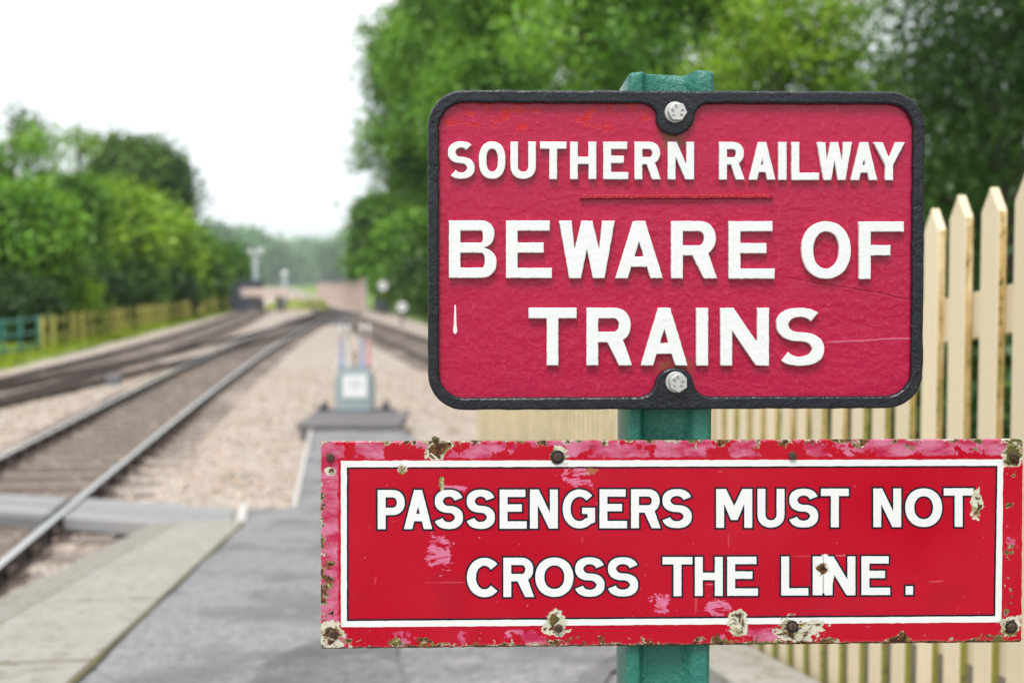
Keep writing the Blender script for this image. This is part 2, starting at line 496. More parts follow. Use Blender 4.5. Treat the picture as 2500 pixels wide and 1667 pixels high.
M['rail_rust'] = plain('dull_rail_top', (0.26, 0.20, 0.175), 0.55, metal=0.2, scale=7, var=0.3)
M['rail_top'] = plain('polished_rail_top', (0.75, 0.75, 0.74), 0.30, metal=0.85, scale=12, var=0.12)
def mat_grass(name, a, b):
    s = Sh(name)
    p = s.pos(); n = s.noise(0.6, 4, vec=p); f = s.noise(9, 4, vec=p)
    c = s.mix(n, a, b); c = s.mix(s.math('MULTIPLY', f, 0.5), c, tuple(x * 0.55 for x in a))
    s.set(Base_Color=c, Roughness=0.95, Normal=s.bump(f, 0.6, 0.05))
    return s.m
M['grass_ground'] = mat_grass('grass_ground', (0.13, 0.21, 0.035), (0.24, 0.32, 0.05))

def leaf_mat(name, col, var=0.35, trans=0.30, clumps=True):
    s = Sh(name)
    rnd = s.n.new('ShaderNodeNewGeometry').outputs['Random Per Island']
    v = s.math('MULTIPLY_ADD', rnd, 2 * var, 1 - var)
    at = s.n.new('ShaderNodeAttribute'); at.attribute_name = 'clump'
    if clumps: v = s.math('MULTIPLY', v, s.math('MULTIPLY_ADD', at.outputs['Fac'], 1.20, 0.38))
    oi = s.n.new('ShaderNodeObjectInfo').outputs['Random']
    hue = s.math('MULTIPLY_ADD', s.math('FRACT', s.math('MULTIPLY', rnd, 7.31)), 0.03, 0.485)
    if clumps: hue = s.math('SUBTRACT', hue, s.math('MULTIPLY_ADD', at.outputs['Fac'], 0.034, -0.012))
    c = s.hsv(col, h=hue, s=1.0, v=v)
    s.n.remove(s.bsdf)
    d = s.n.new('ShaderNodeBsdfDiffuse'); t = s.n.new('ShaderNodeBsdfTranslucent'); g = s.n.new('ShaderNodeBsdfGlossy')
    g.inputs['Roughness'].default_value = 0.42; g.inputs['Color'].default_value = (0.9, 0.95, 0.9, 1)
    s.l.new(c, d.inputs[0]); s.put(t.inputs[0], s.hsv(c, h=0.485, s=1.1, v=1.25))
    m1 = s.n.new('ShaderNodeMixShader'); m1.inputs[0].default_value = trans
    s.l.new(d.outputs[0], m1.inputs[1]); s.l.new(t.outputs[0], m1.inputs[2])
    m2 = s.n.new('ShaderNodeMixShader'); m2.inputs[0].default_value = 0.025
    s.l.new(m1.outputs[0], m2.inputs[1]); s.l.new(g.outputs[0], m2.inputs[2])
    s.l.new(m2.outputs[0], s.n['Material Output'].inputs[0])
    return s.m
LEAF = {
    'mid':    leaf_mat('leaf_mid', (0.125, 0.300, 0.034)),
    'light':  leaf_mat('leaf_light', (0.230, 0.420, 0.034)),
    'dark':   leaf_mat('leaf_dark', (0.068, 0.155, 0.028)),
    'deep':   leaf_mat('leaf_deep', (0.036, 0.088, 0.018)),
    'olive':  leaf_mat('leaf_olive', (0.170, 0.330, 0.030)),
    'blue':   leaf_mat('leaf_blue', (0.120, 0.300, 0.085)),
    'grass':  leaf_mat('leaf_grass', (0.30, 0.39, 0.035), clumps=False),
}
M['bark'] = plain('bark', (0.085, 0.065, 0.05), 0.95, scale=9, var=0.4, bump=0.6)

# ================================================================== GROUND
gv = []; gf = []
rings = [0, 6, 12, 25, 50, 90, 150, 260, 420, 700, 1200, 2200]; nseg = 64
gv.append((0, 20, -0.62))
for r in rings[1:]:
    for k in range(nseg):
        t = 2 * math.pi * k / nseg
        gv.append((r * math.cos(t), 20 + r * math.sin(t), -0.62))
for k in range(nseg): gf.append((0, 1 + k, 1 + (k + 1) % nseg))
for i in range(len(rings) - 2):
    for k in range(nseg):
        a = 1 + i * nseg + k; b = 1 + i * nseg + (k + 1) % nseg
        gf.append((a, a + nseg, b + nseg, b))
struct(mesh_obj('ground', gv, gf, M['grass_ground']))

# grass banks either side of the formation
def interp(tab, y):
    return float(np.interp(y, [t[0] for t in tab], [t[1] for t in tab]))
L_EDGE = [(-20, -10.5), (10, -11.4), (32, -13.3), (46, -15.2), (84, -20.3), (110, -23.5), (170, -36), (420, -88)]
R_EDGE = [(-20, 5), (12, 4.6), (20, 3.6), (30, 1.6), (50, -1.6), (79, -6.6), (100, -11.2), (170, -26.0), (420, -74)]
FENCE_L = lambda y: -15.25 - 0.1255 * (y - 39.7)
def strip(name, ys, fn, mat):                # fn(y) -> list of (x, z)
    v = []; f = []; k = None
    for y in ys:
        row = fn(y); k = len(row)
        v += [(x, y, z) for x, z in row]
    for i in range(len(ys) - 1):
        for j in range(k - 1):
            f.append((i * k + j, i * k + j + 1, (i + 1) * k + j + 1, (i + 1) * k + j))
    return struct(mesh_obj(name, v, f, mat, smooth=True))
ys = list(np.linspace(-20, 420, 111))
def lbank(y):
    e = interp(L_EDGE, y); out = []
    for t, z in ((0.15, -0.24), (-0.6, -0.20), (-1.6, -0.18), (-4, -0.05), (-9, 0.4), (-18, 0.9), (-40, 1.2)):
        out.append((e + t, z + 0.05 * math.sin(y * 1.3 + t)))
    return out
strip('grass_bank', ys, lbank, M['grass_ground'])
def rbank(y):
    e = interp(R_EDGE, y); out = []
    for t, z in ((-0.15, -0.24), (0.6, -0.22), (1.5, -0.1), (4, 0.25), (9, 0.7), (18, 1.0), (40, 1.2)):
        out.append((e + t, z + 0.05 * math.sin(y * 1.1 + t)))
    return out
strip('grass_bank', ys, rbank, M['grass_ground'])

# ballast formation
yb = np.concatenate([np.linspace(-6, 5, 12), np.linspace(5.3, 34, 150), np.linspace(34.6, 110, 130), np.linspace(112, 420, 80)])
nx = 70
def ballast_z(x, y):
    return -0.165 + 0.022 * np.sin(x * 1.7 + y * 0.6) * np.sin(y * 0.9 - x * 0.4)
bx = np.zeros((len(yb), nx)); bz = np.zeros_like(bx)
for i, y in enumerate(yb):
    bx[i] = np.linspace(interp(L_EDGE, y), interp(R_EDGE, y), nx)
by = np.repeat(yb[:, None], nx, 1)
bz = ballast_z(bx, by) + rng.normal(0, 0.008, bx.shape)
bz[:, 0] = -0.30; bz[:, -1] = -0.30; bz[:, 1] = -0.24; bz[:, -2] = -0.24
co = np.stack([bx, by, bz], -1).reshape(-1, 3)
ii = np.arange(len(yb) - 1)[:, None] * nx + np.arange(nx - 1)[None]
fc = np.stack([ii, ii + 1, ii + 1 + nx, ii + nx], -1).reshape(-1, 4)
struct(quad_mesh('ballast', co, fc, M['ballast']))

# ================================================================== TRACKS
def xr_main(y): return -2.45 - 0.15 * y + 0.00045 * y * y
def c_main(y): return xr_main(y) - 0.755
def c_right(y):
    return -3.88 - 0.205 * (y - 44.9) if y < 120 else -19.28 - 0.19 * (y - 120)
SID = [(12, -9.55), (20, -9.95), (26.7, -10.35), (36, -11.15), (46, -12.4), (56, -13.8), (75, -16.6), (93, -19.3)]
CON = [(16, -9.75), (22, -9.72), (28, -9.62), (34, -9.58), (40, -9.65), (46, -9.88), (54, -10.28), (62, -10.78)]
def smooth_tab(tab):
    ys_ = np.array([t[0] for t in tab], float); xs_ = np.array([t[1] for t in tab], float)
    c = np.polyfit(ys_, xs_, 3)
    return lambda y: float(np.polyval(c, y))
c_sid = smooth_tab(SID); c_con = smooth_tab(CON)
PROF = [(-.035, 0.0), (.035, 0.0), (.036, -.034), (.012, -.046), (.010, -.105), (.030, -.118), (.033, -.145), (-.033, -.145), (-.030, -.118), (-.010, -.105), (-.012, -.046), (-.036, -.034)]
def rail(name, fn, off, y0, y1, step, mat_side, mat_top, parent, dz=0.0):
    ysr = np.arange(y0, y1 + 0.01, step)
    pts = []
    for y in ysr:
        d = (fn(y + .1) - fn(y - .1)) / .2
        t = Vector((d, 1, 0)).normalized(); n = Vector((t.y, -t.x, 0))
        pts.append((Vector((fn(y), y, 0)) + n * off, n))
    v = []; f = []; k = len(PROF)
    for p, n in pts:
        for a, z in PROF: v.append(p + n * a + Vector((0, 0, z + dz)))
    for i in range(len(pts) - 1):
        for j in range(k):
            j2 = (j + 1) % k
            f.append((i * k + j, i * k + j2, (i + 1) * k + j2, (i + 1) * k + j))
    f.append(tuple(range(k))); f.append(tuple((len(pts) - 1) * k + j for j in range(k - 1, -1, -1)))
    r = mesh_obj('rail', v, f, mat_side, parent)
    v = []; f = []
    for p, n in pts:
        for a, z in ((-.030, .0005), (-.022, .003), (.022, .003), (.030, .0005)): v.append(p + n * a + Vector((0, 0, z + dz)))
    for i in range(len(pts) - 1):
        for j in range(3): f.append((i * 4 + j, i * 4 + j + 1, (i + 1) * 4 + j + 1, (i + 1) * 4 + j))
    mesh_obj('running_surface', v, f, mat_top, r, smooth=True)
    return r
sl_mesh = None; ch_mesh = None
def track(fn, y0, y1, label, group, rails_to=None, sleepers=True, pol=True, dz=0.0, chairs_to=0, sl0=None):
    global sl_mesh, ch_mesh
    root = empty('railway_track', (0, 0, 0), label, 'railway track', group)
    mt = M['rail_top'] if pol else M['rail_rust']
    for off in (-0.753, 0.753):
        rail('rail', fn, off, y0, rails_to or y1, 0.8 if y1 < 120 else 1.6, M['rail_side'], mt, root, dz)
    if not sleepers: return root
    if sl_mesh is None:
        b = MB().box((0, 0, -0.202), (2.6, 0.255, 0.135)); o = b.build('sleeper', M['sleeper'], root); sl_mesh = o.data
        bpy.data.objects.remove(o)
        b = MB().box((0, 0, -0.130), (0.34, 0.19, 0.035)).box((-0.062, 0, -0.095), (0.05, 0.15, 0.05)).box((0.066, 0, -0.085), (0.055, 0.13, 0.075))
        o = b.build('chair', M['chair_iron'], root); ch_mesh = o.data; bpy.data.objects.remove(o)
    y = sl0 or y0 + 0.3
    while y < y1:
        d = (fn(y + .1) - fn(y - .1)) / .2
        s = bpy.data.objects.new('sleeper', sl_mesh); s.location = (fn(y), y, 0)
        s.rotation_euler = (0, 0, -math.atan(d) + random.uniform(-.01, .01)); link(s, root)
        if y < chairs_to:
            for off in (-0.753, 0.753):
                c = bpy.data.objects.new('chair', ch_mesh); c.location = (off, 0, 0); link(c, s)
        y += 0.72
    return root
t_main = track(c_main, 6.4, 92, 'nearest railway track with two polished rails, crossed by grey boards', None, chairs_to=20)
t_right = track(c_right, 16, 150, 'railway track with dull brown rails passing right of the lever box into the distance', None, rails_to=420, pol=False)
t_sid = track(c_sid, 18, 93, 'leftmost railway track beside the grass verge, ending at the buffer stop', None, pol=False)
t_con = track(c_con, 17, 62, 'curved connecting track joining the polished track from the left', None, sleepers=False, pol=False, dz=0.004)
# dark check timbers where the two lines meet
jr = empty('track_crossing', (c_main(84), 84, -0.14), 'dark crossing assembly of check rails where the two tracks meet', 'track crossing')
for k, off in enumerate((-0.62, -0.28, 0.28, 0.62, 1.05)):
    b = MB()
    for y in np.arange(-22, 8, 2.0):
        p = Vector((c_main(84 + y) - c_main(84) + off * (1.0), y, 0.11)); q = Vector((c_main(86 + y) - c_main(84) + off, y + 2.0, 0.11))
        b.bar(p, q, 0.10, 0.15)
    b.build('check_rail', M['chair_iron'], jr)
for y in np.arange(-20, 8, 0.9):
    MB().box((c_main(84 + y) - c_main(84) + 0.4, y, 0.015), (3.4, 0.45, 0.06)).build('crossing_timber', M['dark_timber'], jr)

# ---- ballast stones near the camera
def inside_path(x, y):
    return None
PATH_L = [on_z(605, 1243, 0), on_z(727, 1238, 0), on_z(764, 1050, 0)]
n = 30000
sy = 5.0 + 27.0 * rng.random(n) ** 1.6
sx = -13 + 15.5 * rng.random(n)
pxs = CX + sx / sy * F
keep = (pxs > -60) & (pxs < 1250)
a_ = sx * U.x + sy * U.y; s_ = sx * N.x + sy * N.y
keep &= ~((a_ < A_FOOT) & (s_ > -1.62))                                   # platform ramp
px_edge = np.interp(sy, [11.2, 17.1], [PATH_L[1].x, PATH_L[2].x])
keep &= ~((sy > 10.4) & (sy < 11.25) & (sx > -2.62))                      # end of the ramp
keep &= ~((sy >= 11.25) & (sy < 19.0) & (sx > px_edge - 0.06) & (sx < px_edge + 1.7))
cm = np.array([c_main(y) for y in sy])
dm = np.abs(sx - cm)
keep &= ~((np.abs(dm - 0.753) < 0.09))
sx, sy, dm = sx[keep], sy[keep], dm[keep]
n = len(sx)
size = rng.uniform(0.016, 0.034, n) * (1 + 0.5 * (rng.random(n) < 0.08))
octa = np.array([(1, 0, 0), (-1, 0, 0), (0, 1, 0), (0, -1, 0), (0, 0, 1), (0, 0, -1)], float)
ofc = np.array([(0, 2, 4), (2, 1, 4), (1, 3, 4), (3, 0, 4), (2, 0, 5), (1, 2, 5), (3, 1, 5), (0, 3, 5)])
v = octa[None] * size[:, None, None] * rng.uniform(0.6, 1.3, (n, 6, 1)) + rng.normal(0, 1, (n, 6, 3)) * (size * 0.22)[:, None, None]
ang = rng.uniform(0, 6.28, n); ca, sa = np.cos(ang), np.sin(ang)
vx = v[:, :, 0] * ca[:, None] - v[:, :, 1] * sa[:, None]; vy = v[:, :, 0] * sa[:, None] + v[:, :, 1] * ca[:, None]
vz = v[:, :, 2] * 0.75
zb = ballast_z(sx, sy) + size * 0.35 + np.where(dm < 1.0, 0.014, 0.0)
v = np.stack([vx + sx[:, None], vy + sy[:, None], vz + zb[:, None]], -1).reshape(-1, 3)
f3 = (ofc[None] + (np.arange(n) * 6)[:, None, None]).reshape(-1, 3)
st = quad_mesh('ballast_stones', v, f3, M['stones'])
st['kind'] = 'stuff'; st['label'] = 'loose pale ballast stones lying along the nearest track'
pal = np.array([(0.62, 0.52, 0.44), (0.56, 0.42, 0.31), (0.66, 0.61, 0.56), (0.36, 0.28, 0.23), (0.66, 0.51, 0.38), (0.20, 0.17, 0.155)])
pal = np.clip(pal * np.array([1.08, 1.04, 1.0]), 0, 0.8)
col = pal[rng.choice(6, n, p=[.3, .18, .22, .10, .14, .06])] * rng.uniform(0.8, 1.12, (n, 1))
pn = sum(np.sin(sx * a1_ + sy * b1_ + c1_) for a1_, b1_, c1_ in ((5.1, 3.3, 0.4), (-3.7, 6.9, 2.0), (9.3, -4.1, 4.4), (2.1, 11.7, 1.1)))
col = col * np.clip(0.94 + 0.10 * pn, 0.55, 1.15)[:, None]
oil = np.clip((1.25 - dm) / 0.45, 0, 1) * rng.uniform(0.35, 1.0, n)        # oil and brake dust on the track bed
col = col * (1 - oil[:, None]) + np.array([0.13, 0.105, 0.095]) * oil[:, None]
ca_ = st.data.color_attributes.new('stone', 'FLOAT_COLOR', 'POINT')
ca_.data.foreach_set('color', np.repeat(np.concatenate([col, np.ones((n, 1))], 1), 6, 0).astype(np.float32).ravel())

# dirty bed under the nearest track, a sheet above the ballast
def bed(fn, y0, y1, w, mat):
    vv = []; ff = []; yy = np.arange(y0, y1, 0.6)
    xs = np.linspace(-w, w, 9)
    for y in yy:
        for x in xs:
            e = 1.0 - (abs(x) / w) ** 4
            vv.append((fn(y) + x + random.uniform(-.05, .05), y, float(ballast_z(fn(y) + x, y)) + 0.002 + 0.008 * e - (0.03 if abs(x) == w else 0)))
    k = len(xs)
    for i in range(len(yy) - 1):
        for j in range(k - 1): ff.append((i * k + j, i * k + j + 1, (i + 1) * k + j + 1, (i + 1) * k + j))
    o = struct(mesh_obj('track_bed', vv, ff, mat, smooth=True)); return o
M['bed'] = mat_ballast('oily_ballast', (0.17, 0.13, 0.11), (0.25, 0.20, 0.17), 0.25)
bed(c_main, 6.2, 90, 1.05, M['bed'])
M['bed2'] = mat_ballast('brown_ballast', (0.30, 0.235, 0.20), (0.36, 0.30, 0.26), 0.3)
bed(c_sid, 14, 92, 0.95, M['bed2'])
bed(c_right, 16, 130, 0.9, M['bed2'])

# ================================================================== PLATFORM RAMP
S1, S2 = -0.817, -1.58
def sheet(name, pts_rows, mat):
    k = len(pts_rows[0]); v = [p for r in pts_rows for p in r]; f = []
    for i in range(len(pts_rows) - 1):
        for j in range(k - 1): f.append((i * k + j, i * k + j + 1, (i + 1) * k + j + 1, (i + 1) * k + j))
    return struct(mesh_obj(name, v, f, mat))
AA = list(np.arange(-6, 10.7, 0.35)) + [A_FOOT]
SS = [-0.81, -0.5, -0.1, 0.3, 0.7, 1.12]
sheet('path', [[AS(a, s, 0.004 * math.sin(3 * a + 2 * s)) for s in SS] for a in AA], M['tarmac'])
# body of the ramp below the surface
b = []
rows = [[AS(a, S2 + 0.10, -0.07), AS(a, S2 + 0.10, 0) * 1] for a in AA]
wv = []; wf = []
for a in AA:
    p = AS(a, S2 + 0.08, -0.062); q = Vector((p.x, p.y, -0.5)); r_ = AS(a, -0.80, -0.062); wv += [q, p, r_]
for i in range(len(AA) - 1):
    for j in range(2): wf.append((i * 3 + j, i * 3 + j + 1, (i + 1) * 3 + j + 1, (i + 1) * 3 + j))
ramp = struct(mesh_obj('platform_ramp', wv, wf, M['concrete']))
wv = []; wf = []
for a in AA:
    p = AS(a, 1.10, -0.01); q = AS(a, 3.2, -0.15); r_ = Vector((*AS(a, 4.8).xy, -0.6)); wv += [p, q, r_]
for i in range(len(AA) - 1):
    for j in range(2): wf.append((i * 3 + j, i * 3 + j + 1, (i + 1) * 3 + j + 1, (i + 1) * 3 + j))
struct(mesh_obj('earth_bank', wv, wf, plain('bare_earth', (0.10, 0.075, 0.05), 1.0, var=0.4, scale=3, bump=0.5)))
# lower path to the ground frame
P = [on_z(560, 1302, 0), on_z(605, 1241, 0), on_z(727, 1238, 0), on_z(764, 1050, 0), on_z(985, 1050, 0), Vector((-0.32, 12.6, 0)), AS(A_FOOT, 1.12)]
P[0] = AS(A_FOOT - 0.02, S1 - 0.1)
lp = [Vector((p.x, p.y, -0.004)) for p in P]
struct(mesh_obj('path', lp, [tuple(range(len(lp) - 1, -1, -1))], M['tarmac']))
skirt = []; sf = []
for i, p in enumerate(lp): skirt += [p - Vector((0, 0, 0.001)), p - Vector((0, 0, 0.3))]
for i in range(len(lp)):
    j = (i + 1) % len(lp); sf.append((2 * i, 2 * j, 2 * j + 1, 2 * i + 1))
struct(mesh_obj('path_base', skirt, sf, M['concrete']))
# repair patches in the tarmac
def patch(pix, dz):
    pts = []
    for px, py in pix:
        d = ray(px, py)
        # hit the ramp plane z = 1.29 - 0.1208 a
        k = (1.29 - CAM.z) / (d.z + 0.1208 * (d.x * U.x + d.y * U.y))
        p = CAM + d * k; pts.append(p + Vector((0, 0, dz)))
    return struct(mesh_obj('path_patch', pts, [tuple(range(len(pts)))], M['tarmac_patch']))
patch([(520, 1720), (615, 1668), (640, 1630), (690, 1600), (735, 1585), (780, 1566), (850, 1540), (960, 1536), (975, 1580), (968, 1610), (985, 1640), (1000, 1672), (1005, 1720)], 0.012)
patch([(1395, 1690), (1420, 1650), (1480, 1615), (1535, 1588), (1560, 1570), (1570, 1590), (1540, 1625), (1490, 1650), (1470, 1690)], 0.012)
# coping slabs with ridged edge, each its own piece
a0 = 4.24 - 1.52 * 4
while a0 < A_FOOT - 0.1:
    a1 = min(a0 + 1.465, A_FOOT + 0.05)
    b = MB(); s_in, s_out = S1 - 0.012, S2
    z0 = -0.06
    def slab(sa, sb, top):
        vs = []
        for a in (a0, a1):
            for s in (sa, sb):
                for z in (z0, top): vs.append(AS(min(a, A_FOOT), s, z) + (U * max(0, a - A_FOOT)))
        b.add(vs, [(0, 2, 3, 1), (4, 5, 7, 6), (0, 1, 5, 4), (2, 6, 7, 3), (1, 3, 7, 5), (0, 4, 6, 2)])
    slab(S2 + 0.215, s_in, 0.012)
    for k in range(4):
        slab(S2 + 0.004 + k * 0.052, S2 + 0.046 + k * 0.052, 0.012)
    slab(S2 + 0.0045, S2 + 0.2145, 0.004)
    b.build('coping_slab', M['concrete'], ramp, bevel=0.004, seg=1)
    if a1 < A_FOOT:
        vs = [AS(a1 + 0.001, S2 + 0.01, 0.002), AS(a1 + 0.054, S2 + 0.01, 0.002), AS(a1 + 0.054, s_in, 0.006), AS(a1 + 0.001, s_in, 0.006)]
        mesh_obj('joint_moss', vs, [(0, 1, 2, 3)], M['moss'], ramp)
    a0 += 1.52
v = []; f = []
for i, a in enumerate(AA):
    v += [AS(a, S1 - 0.014, 0.006), AS(a, S1 + 0.004 + 0.006 * math.sin(a * 5.1) + 0.005 * math.sin(a * 17.0), 0.0085)]
for i in range(len(AA) - 1): f.append((2 * i, 2 * i + 1, 2 * i + 3, 2 * i + 2))
mesh_obj('joint_moss', v, f, M['moss'], ramp)

# ---- board crossing over the nearest track
bc = empty('board_crossing', (on_z(590, 1262, 0) + Vector((0, 0, -0.16))), 'weathered grey board crossing laid across the nearest track', 'board crossing')
def ln(o, pts_top, thick, name, mat):
    c = bc.location
    vs = [p - c for p in pts_top] + [p - c - Vector((0, 0, thick)) for p in pts_top]
    k = len(pts_top); fs = [tuple(range(k))] + [tuple(range(2 * k - 1, k - 1, -1))] + [(i, k + i, k + (i + 1) % k, (i + 1) % k) for i in range(k)]
    return mesh_obj(name, vs, fs, mat, bc)
A0, A1 = on_z(574, 1236, 0.0), on_z(566, 1288, 0.0)          # right end far / near corner
dirx = (on_z(185, 1212, 0.0) - A0); dirx.z = 0; dirx.normalize()
acr = (A1 - A0); acr.z = 0
nb = 5
def cross_x(p, off):   # distance along dirx from p to the rail line at given offset
    t = 0.0
    for _ in range(30):
        q = p + dirx * t; y = q.y
        err = (c_main(y) + off) - q.x
        t += err / dirx.x
    return t
for i in range(nb):
    p0 = A0 + acr * ((i + 0.06) / nb); p1 = A0 + acr * ((i + 0.94) / nb)
    segs = [(lambda p: 0.0, lambda p: cross_x(p, 0.753 + 0.06), 0.0), (lambda p: cross_x(p, 0.753 - 0.115), lambda p: cross_x(p, -0.753 + 0.115), -0.012), (lambda p: cross_x(p, -0.753 - 0.06), lambda p: cross_x(p, -0.753 - 0.06) + 1.1, -0.005)]
    for fa, fb, dz in segs:
        z = Vector((0, 0, dz - 0.004 + random.uniform(-0.004, 0.004)))
        o = ln(bc, [p0 + dirx * fa(p0) + z, p0 + dirx * fb(p0) + z, p1 + dirx * fb(p1) + z, p1 + dirx * fa(p1) + z], 0.13, 'crossing_board', M['board'])
        m = o.modifiers.new('bevel', 'BEVEL'); m.width = 0.012; m.segments = 1
def edging(name, pts, w, h, label):
    b = MB()
    for p, q in zip(pts[:-1], pts[1:]): b.bar(p, q, w, h)
    o = b.build(name, M['edging'], bevel=0.01, seg=1)
    tag(o, label, 'edging'); return o
edging('timber_edging', [on_z(596, 1232, 0.0) + Vector((0, 0, -0.05)), on_z(582, 1300, 0.0) + Vector((0, 0, -0.05))], 0.085, 0.14, 'short pale edging beam at the right end of the grey board crossing')
edging('timber_edging', [on_z(727, 1236, 0.0) + Vector((-0.03, 0, -0.06)), on_z(764, 1050, 0.0) + Vector((-0.03, 0, -0.06))], 0.05, 0.14, 'long pale edging board between the gravel and the path to the lever box')

# ---- dark timber step and the lever frame
def step_deck():
    c = on_z(868, 1032, 0.0)
    root = empty('timber_step', (c.x, c.y, -0.10), 'dark timber step at the end of the path, below the lever box', 'timber step')
    for k in range(5):
        b = MB().box((0, -0.72 + k * 0.36, 0.14), (1.46, 0.34, 0.06)); b.build('plank', M['dark_timber'], root, bevel=0.008, seg=1)
    for x in (-0.6, 0.6): MB().box((x, 0, 0.053), (0.14, 1.75, 0.105)).build('bearer', M['dark_timber'], root)
step_deck()
def lever_frame():
    c = on_z(861, 1006, 0.0); c.y += 0.35
    root = empty('lever_frame', (c.x, c.y, -0.14), 'grey lever box with white plaque and upright coloured levers', 'lever frame', rz=R(6))
    gm = plain('lever_box_grey', (0.31, 0.38, 0.40), 0.5, scale=6, var=0.2)
    pale = plain('pale_lever_rack', (0.62, 0.62, 0.60), 0.5, scale=9)
    blk = plain('black_iron', (0.04, 0.042, 0.05), 0.6)
    b = MB().box((0, 0, 0.47), (0.52, 0.50, 0.66)); b.build('box', gm, root, bevel=0.02)
    b = MB().box((0, 0, 0.09), (1.30, 0.60, 0.10)); b.build('base', blk, root, bevel=0.01)
    b = MB().box((-0.285, 0.02, 0.42), (0.05, 0.40, 0.56)); b.build('end_plate', gm, root, bevel=0.01)
    b = MB().box((0.285, 0.02, 0.42), (0.05, 0.40, 0.56)); b.build('end_plate', gm, root, bevel=0.01)
    b = MB().box((0, -0.263, 0.545), (0.38, 0.012, 0.36)); pl = b.build('plaque', plain('plaque_white', (0.80, 0.82, 0.82), 0.4, var=0.05), root)
    b = MB()
    for k, (w, z) in enumerate(((0.16, 0.645), (0.22, 0.60), (0.20, 0.555), (0.12, 0.51))): b.box((0, -0.2705, z), (w, 0.002, 0.012))
    b.build('plaque_print', plain('plaque_grey_print', (0.42, 0.45, 0.46), 0.6), pl)
    # rounded top rack with slots
    for k in range(6):
        b = MB().box((-0.275 + k * 0.11, 0.0, 0.86), (0.055, 0.46, 0.12)); b.build('rack', pale, root, bevel=0.015)
    b = MB().box((0, 0.18, 0.845), (0.60, 0.06, 0.09)); b.build('rack_bar', pale, root, bevel=0.01)
    cols = [(0.10, 0.20, 0.55), (0.62, 0.60, 0.58), (0.20, 0.08, 0.03), (0.10, 0.20, 0.55), (0.60, 0.10, 0.09)]
    labs = ['blue lever', 'white lever', 'short brown lever', 'blue lever', 'red lever']
    for k in range(5):
        x = -0.22 + k * 0.11; tall = 0.62 if k != 2 else 0.30
        m = plain('lever_paint_%d' % k, cols[k], 0.4)
        b = MB().bar((x, 0.0, 0.80), (x, 0.03, 0.90 + tall * 0.60), 0.050, 0.06, up=(0, 1, 0)); lv = b.build('lever', m, root, bevel=0.005)
        lv['label'] = labs[k]
        if k != 2:
            MB().tube([(x, 0.03, 0.90 + tall * 0.60), (x, 0.036, 0.90 + tall * 0.85), (x, 0.04, 0.90 + tall)], [0.020, 0.024, 0.020], 8).build('handle', plain('polished_handle', (0.70, 0.69, 0.68), 0.35, 0.6), lv, smooth=True)
            MB().bar((x, -0.035, 0.95), (x, -0.02, 0.90 + tall * 0.66), 0.012, 0.012).build('catch_rod', pale, lv)
    for sx_ in (-0.52, 0.48):
        MB().tube([(sx_, -0.05, 0.16), (sx_ + 0.02, 0.3, 0.2)], [0.055, 0.055], 10).build('crank', blk, root)
lever_frame()

# ================================================================== CREAM PICKET FENCE
def fence_mats():
    s = Sh('cream_fence_paint')
    oi = s.n.new('ShaderNodeObjectInfo').outputs['Random']
    n = s.noise(7, 4, stretch=(4, 4, 0.6))
    c = s.mix(n, (0.78, 0.64, 0.42), (0.83, 0.70, 0.50))
    c = s.hsv(c, v=s.math('MULTIPLY_ADD', oi, 0.14, 0.90))
    xx, yy, zz = s.xyz(); gr_ = s.math('ADD', s.math('MULTIPLY', zz, -0.55), s.noise(16, 5, 0.7, stretch=(3, 3, 0.5)))
    c = s.mix(s.math('MULTIPLY', s.step(gr_, 0.38, 0.62), 0.6), c, (0.42, 0.37, 0.16))
    s.set(Base_Color=c, Roughness=0.55, Normal=s.bump(s.noise(30, 4, stretch=(1, 1, 0.08)), 0.15, 0.003))
    t = Sh('cream_fence_edge')
    oi = t.n.new('ShaderNodeObjectInfo').outputs['Random']
    x, y, z = t.xyz()
    off = t.n.new('ShaderNodeCombineXYZ'); t.put(off.inputs[2], t.math('MULTIPLY', oi, 30.0)); t.put(off.inputs[0], t.math('MULTIPLY', oi, 17.0))
    va = t.n.new('ShaderNodeVectorMath'); va.operation = 'ADD'; t.l.new(t.obj(), va.inputs[0]); t.l.new(off.outputs[0], va.inputs[1])
    n = t.noise(11, 6, 0.7, vec=va.outputs[0], stretch=(3, 3, 0.55)); n2 = t.noise(70, 4, 0.7, vec=va.outputs[0])
    g = t.math('ADD', t.math('ADD', n, t.math('MULTIPLY', n2, 0.28)), t.math('MULTIPLY', z, -0.36))
    c = t.mix(n, (0.76, 0.60, 0.33), (0.82, 0.66, 0.42))
    c = t.mix(t.step(g, 0.10, 0.32), c, (0.52, 0.35, 0.13))
    c = t.mix(t.math('MULTIPLY', t.step(g, 0.30, 0.44), 0.9), c, (0.25, 0.25, 0.035))
    c = t.mix(t.step(t.math('ADD', t.math('MULTIPLY', n2, 0.6), t.math('MULTIPLY', n, 0.6)), 0.655, 0.73), c, (0.10, 0.065, 0.025))
    t.set(Base_Color=c, Roughness=0.8)
    return s.m, t.m
M['cream'], M['cream_edge'] = fence_mats()
SF = 1.357
fence = empty('picket_fence', AS(6, SF), 'cream painted picket fence with pointed tops running down beside the path', 'fence')
fo = fence.location.copy()
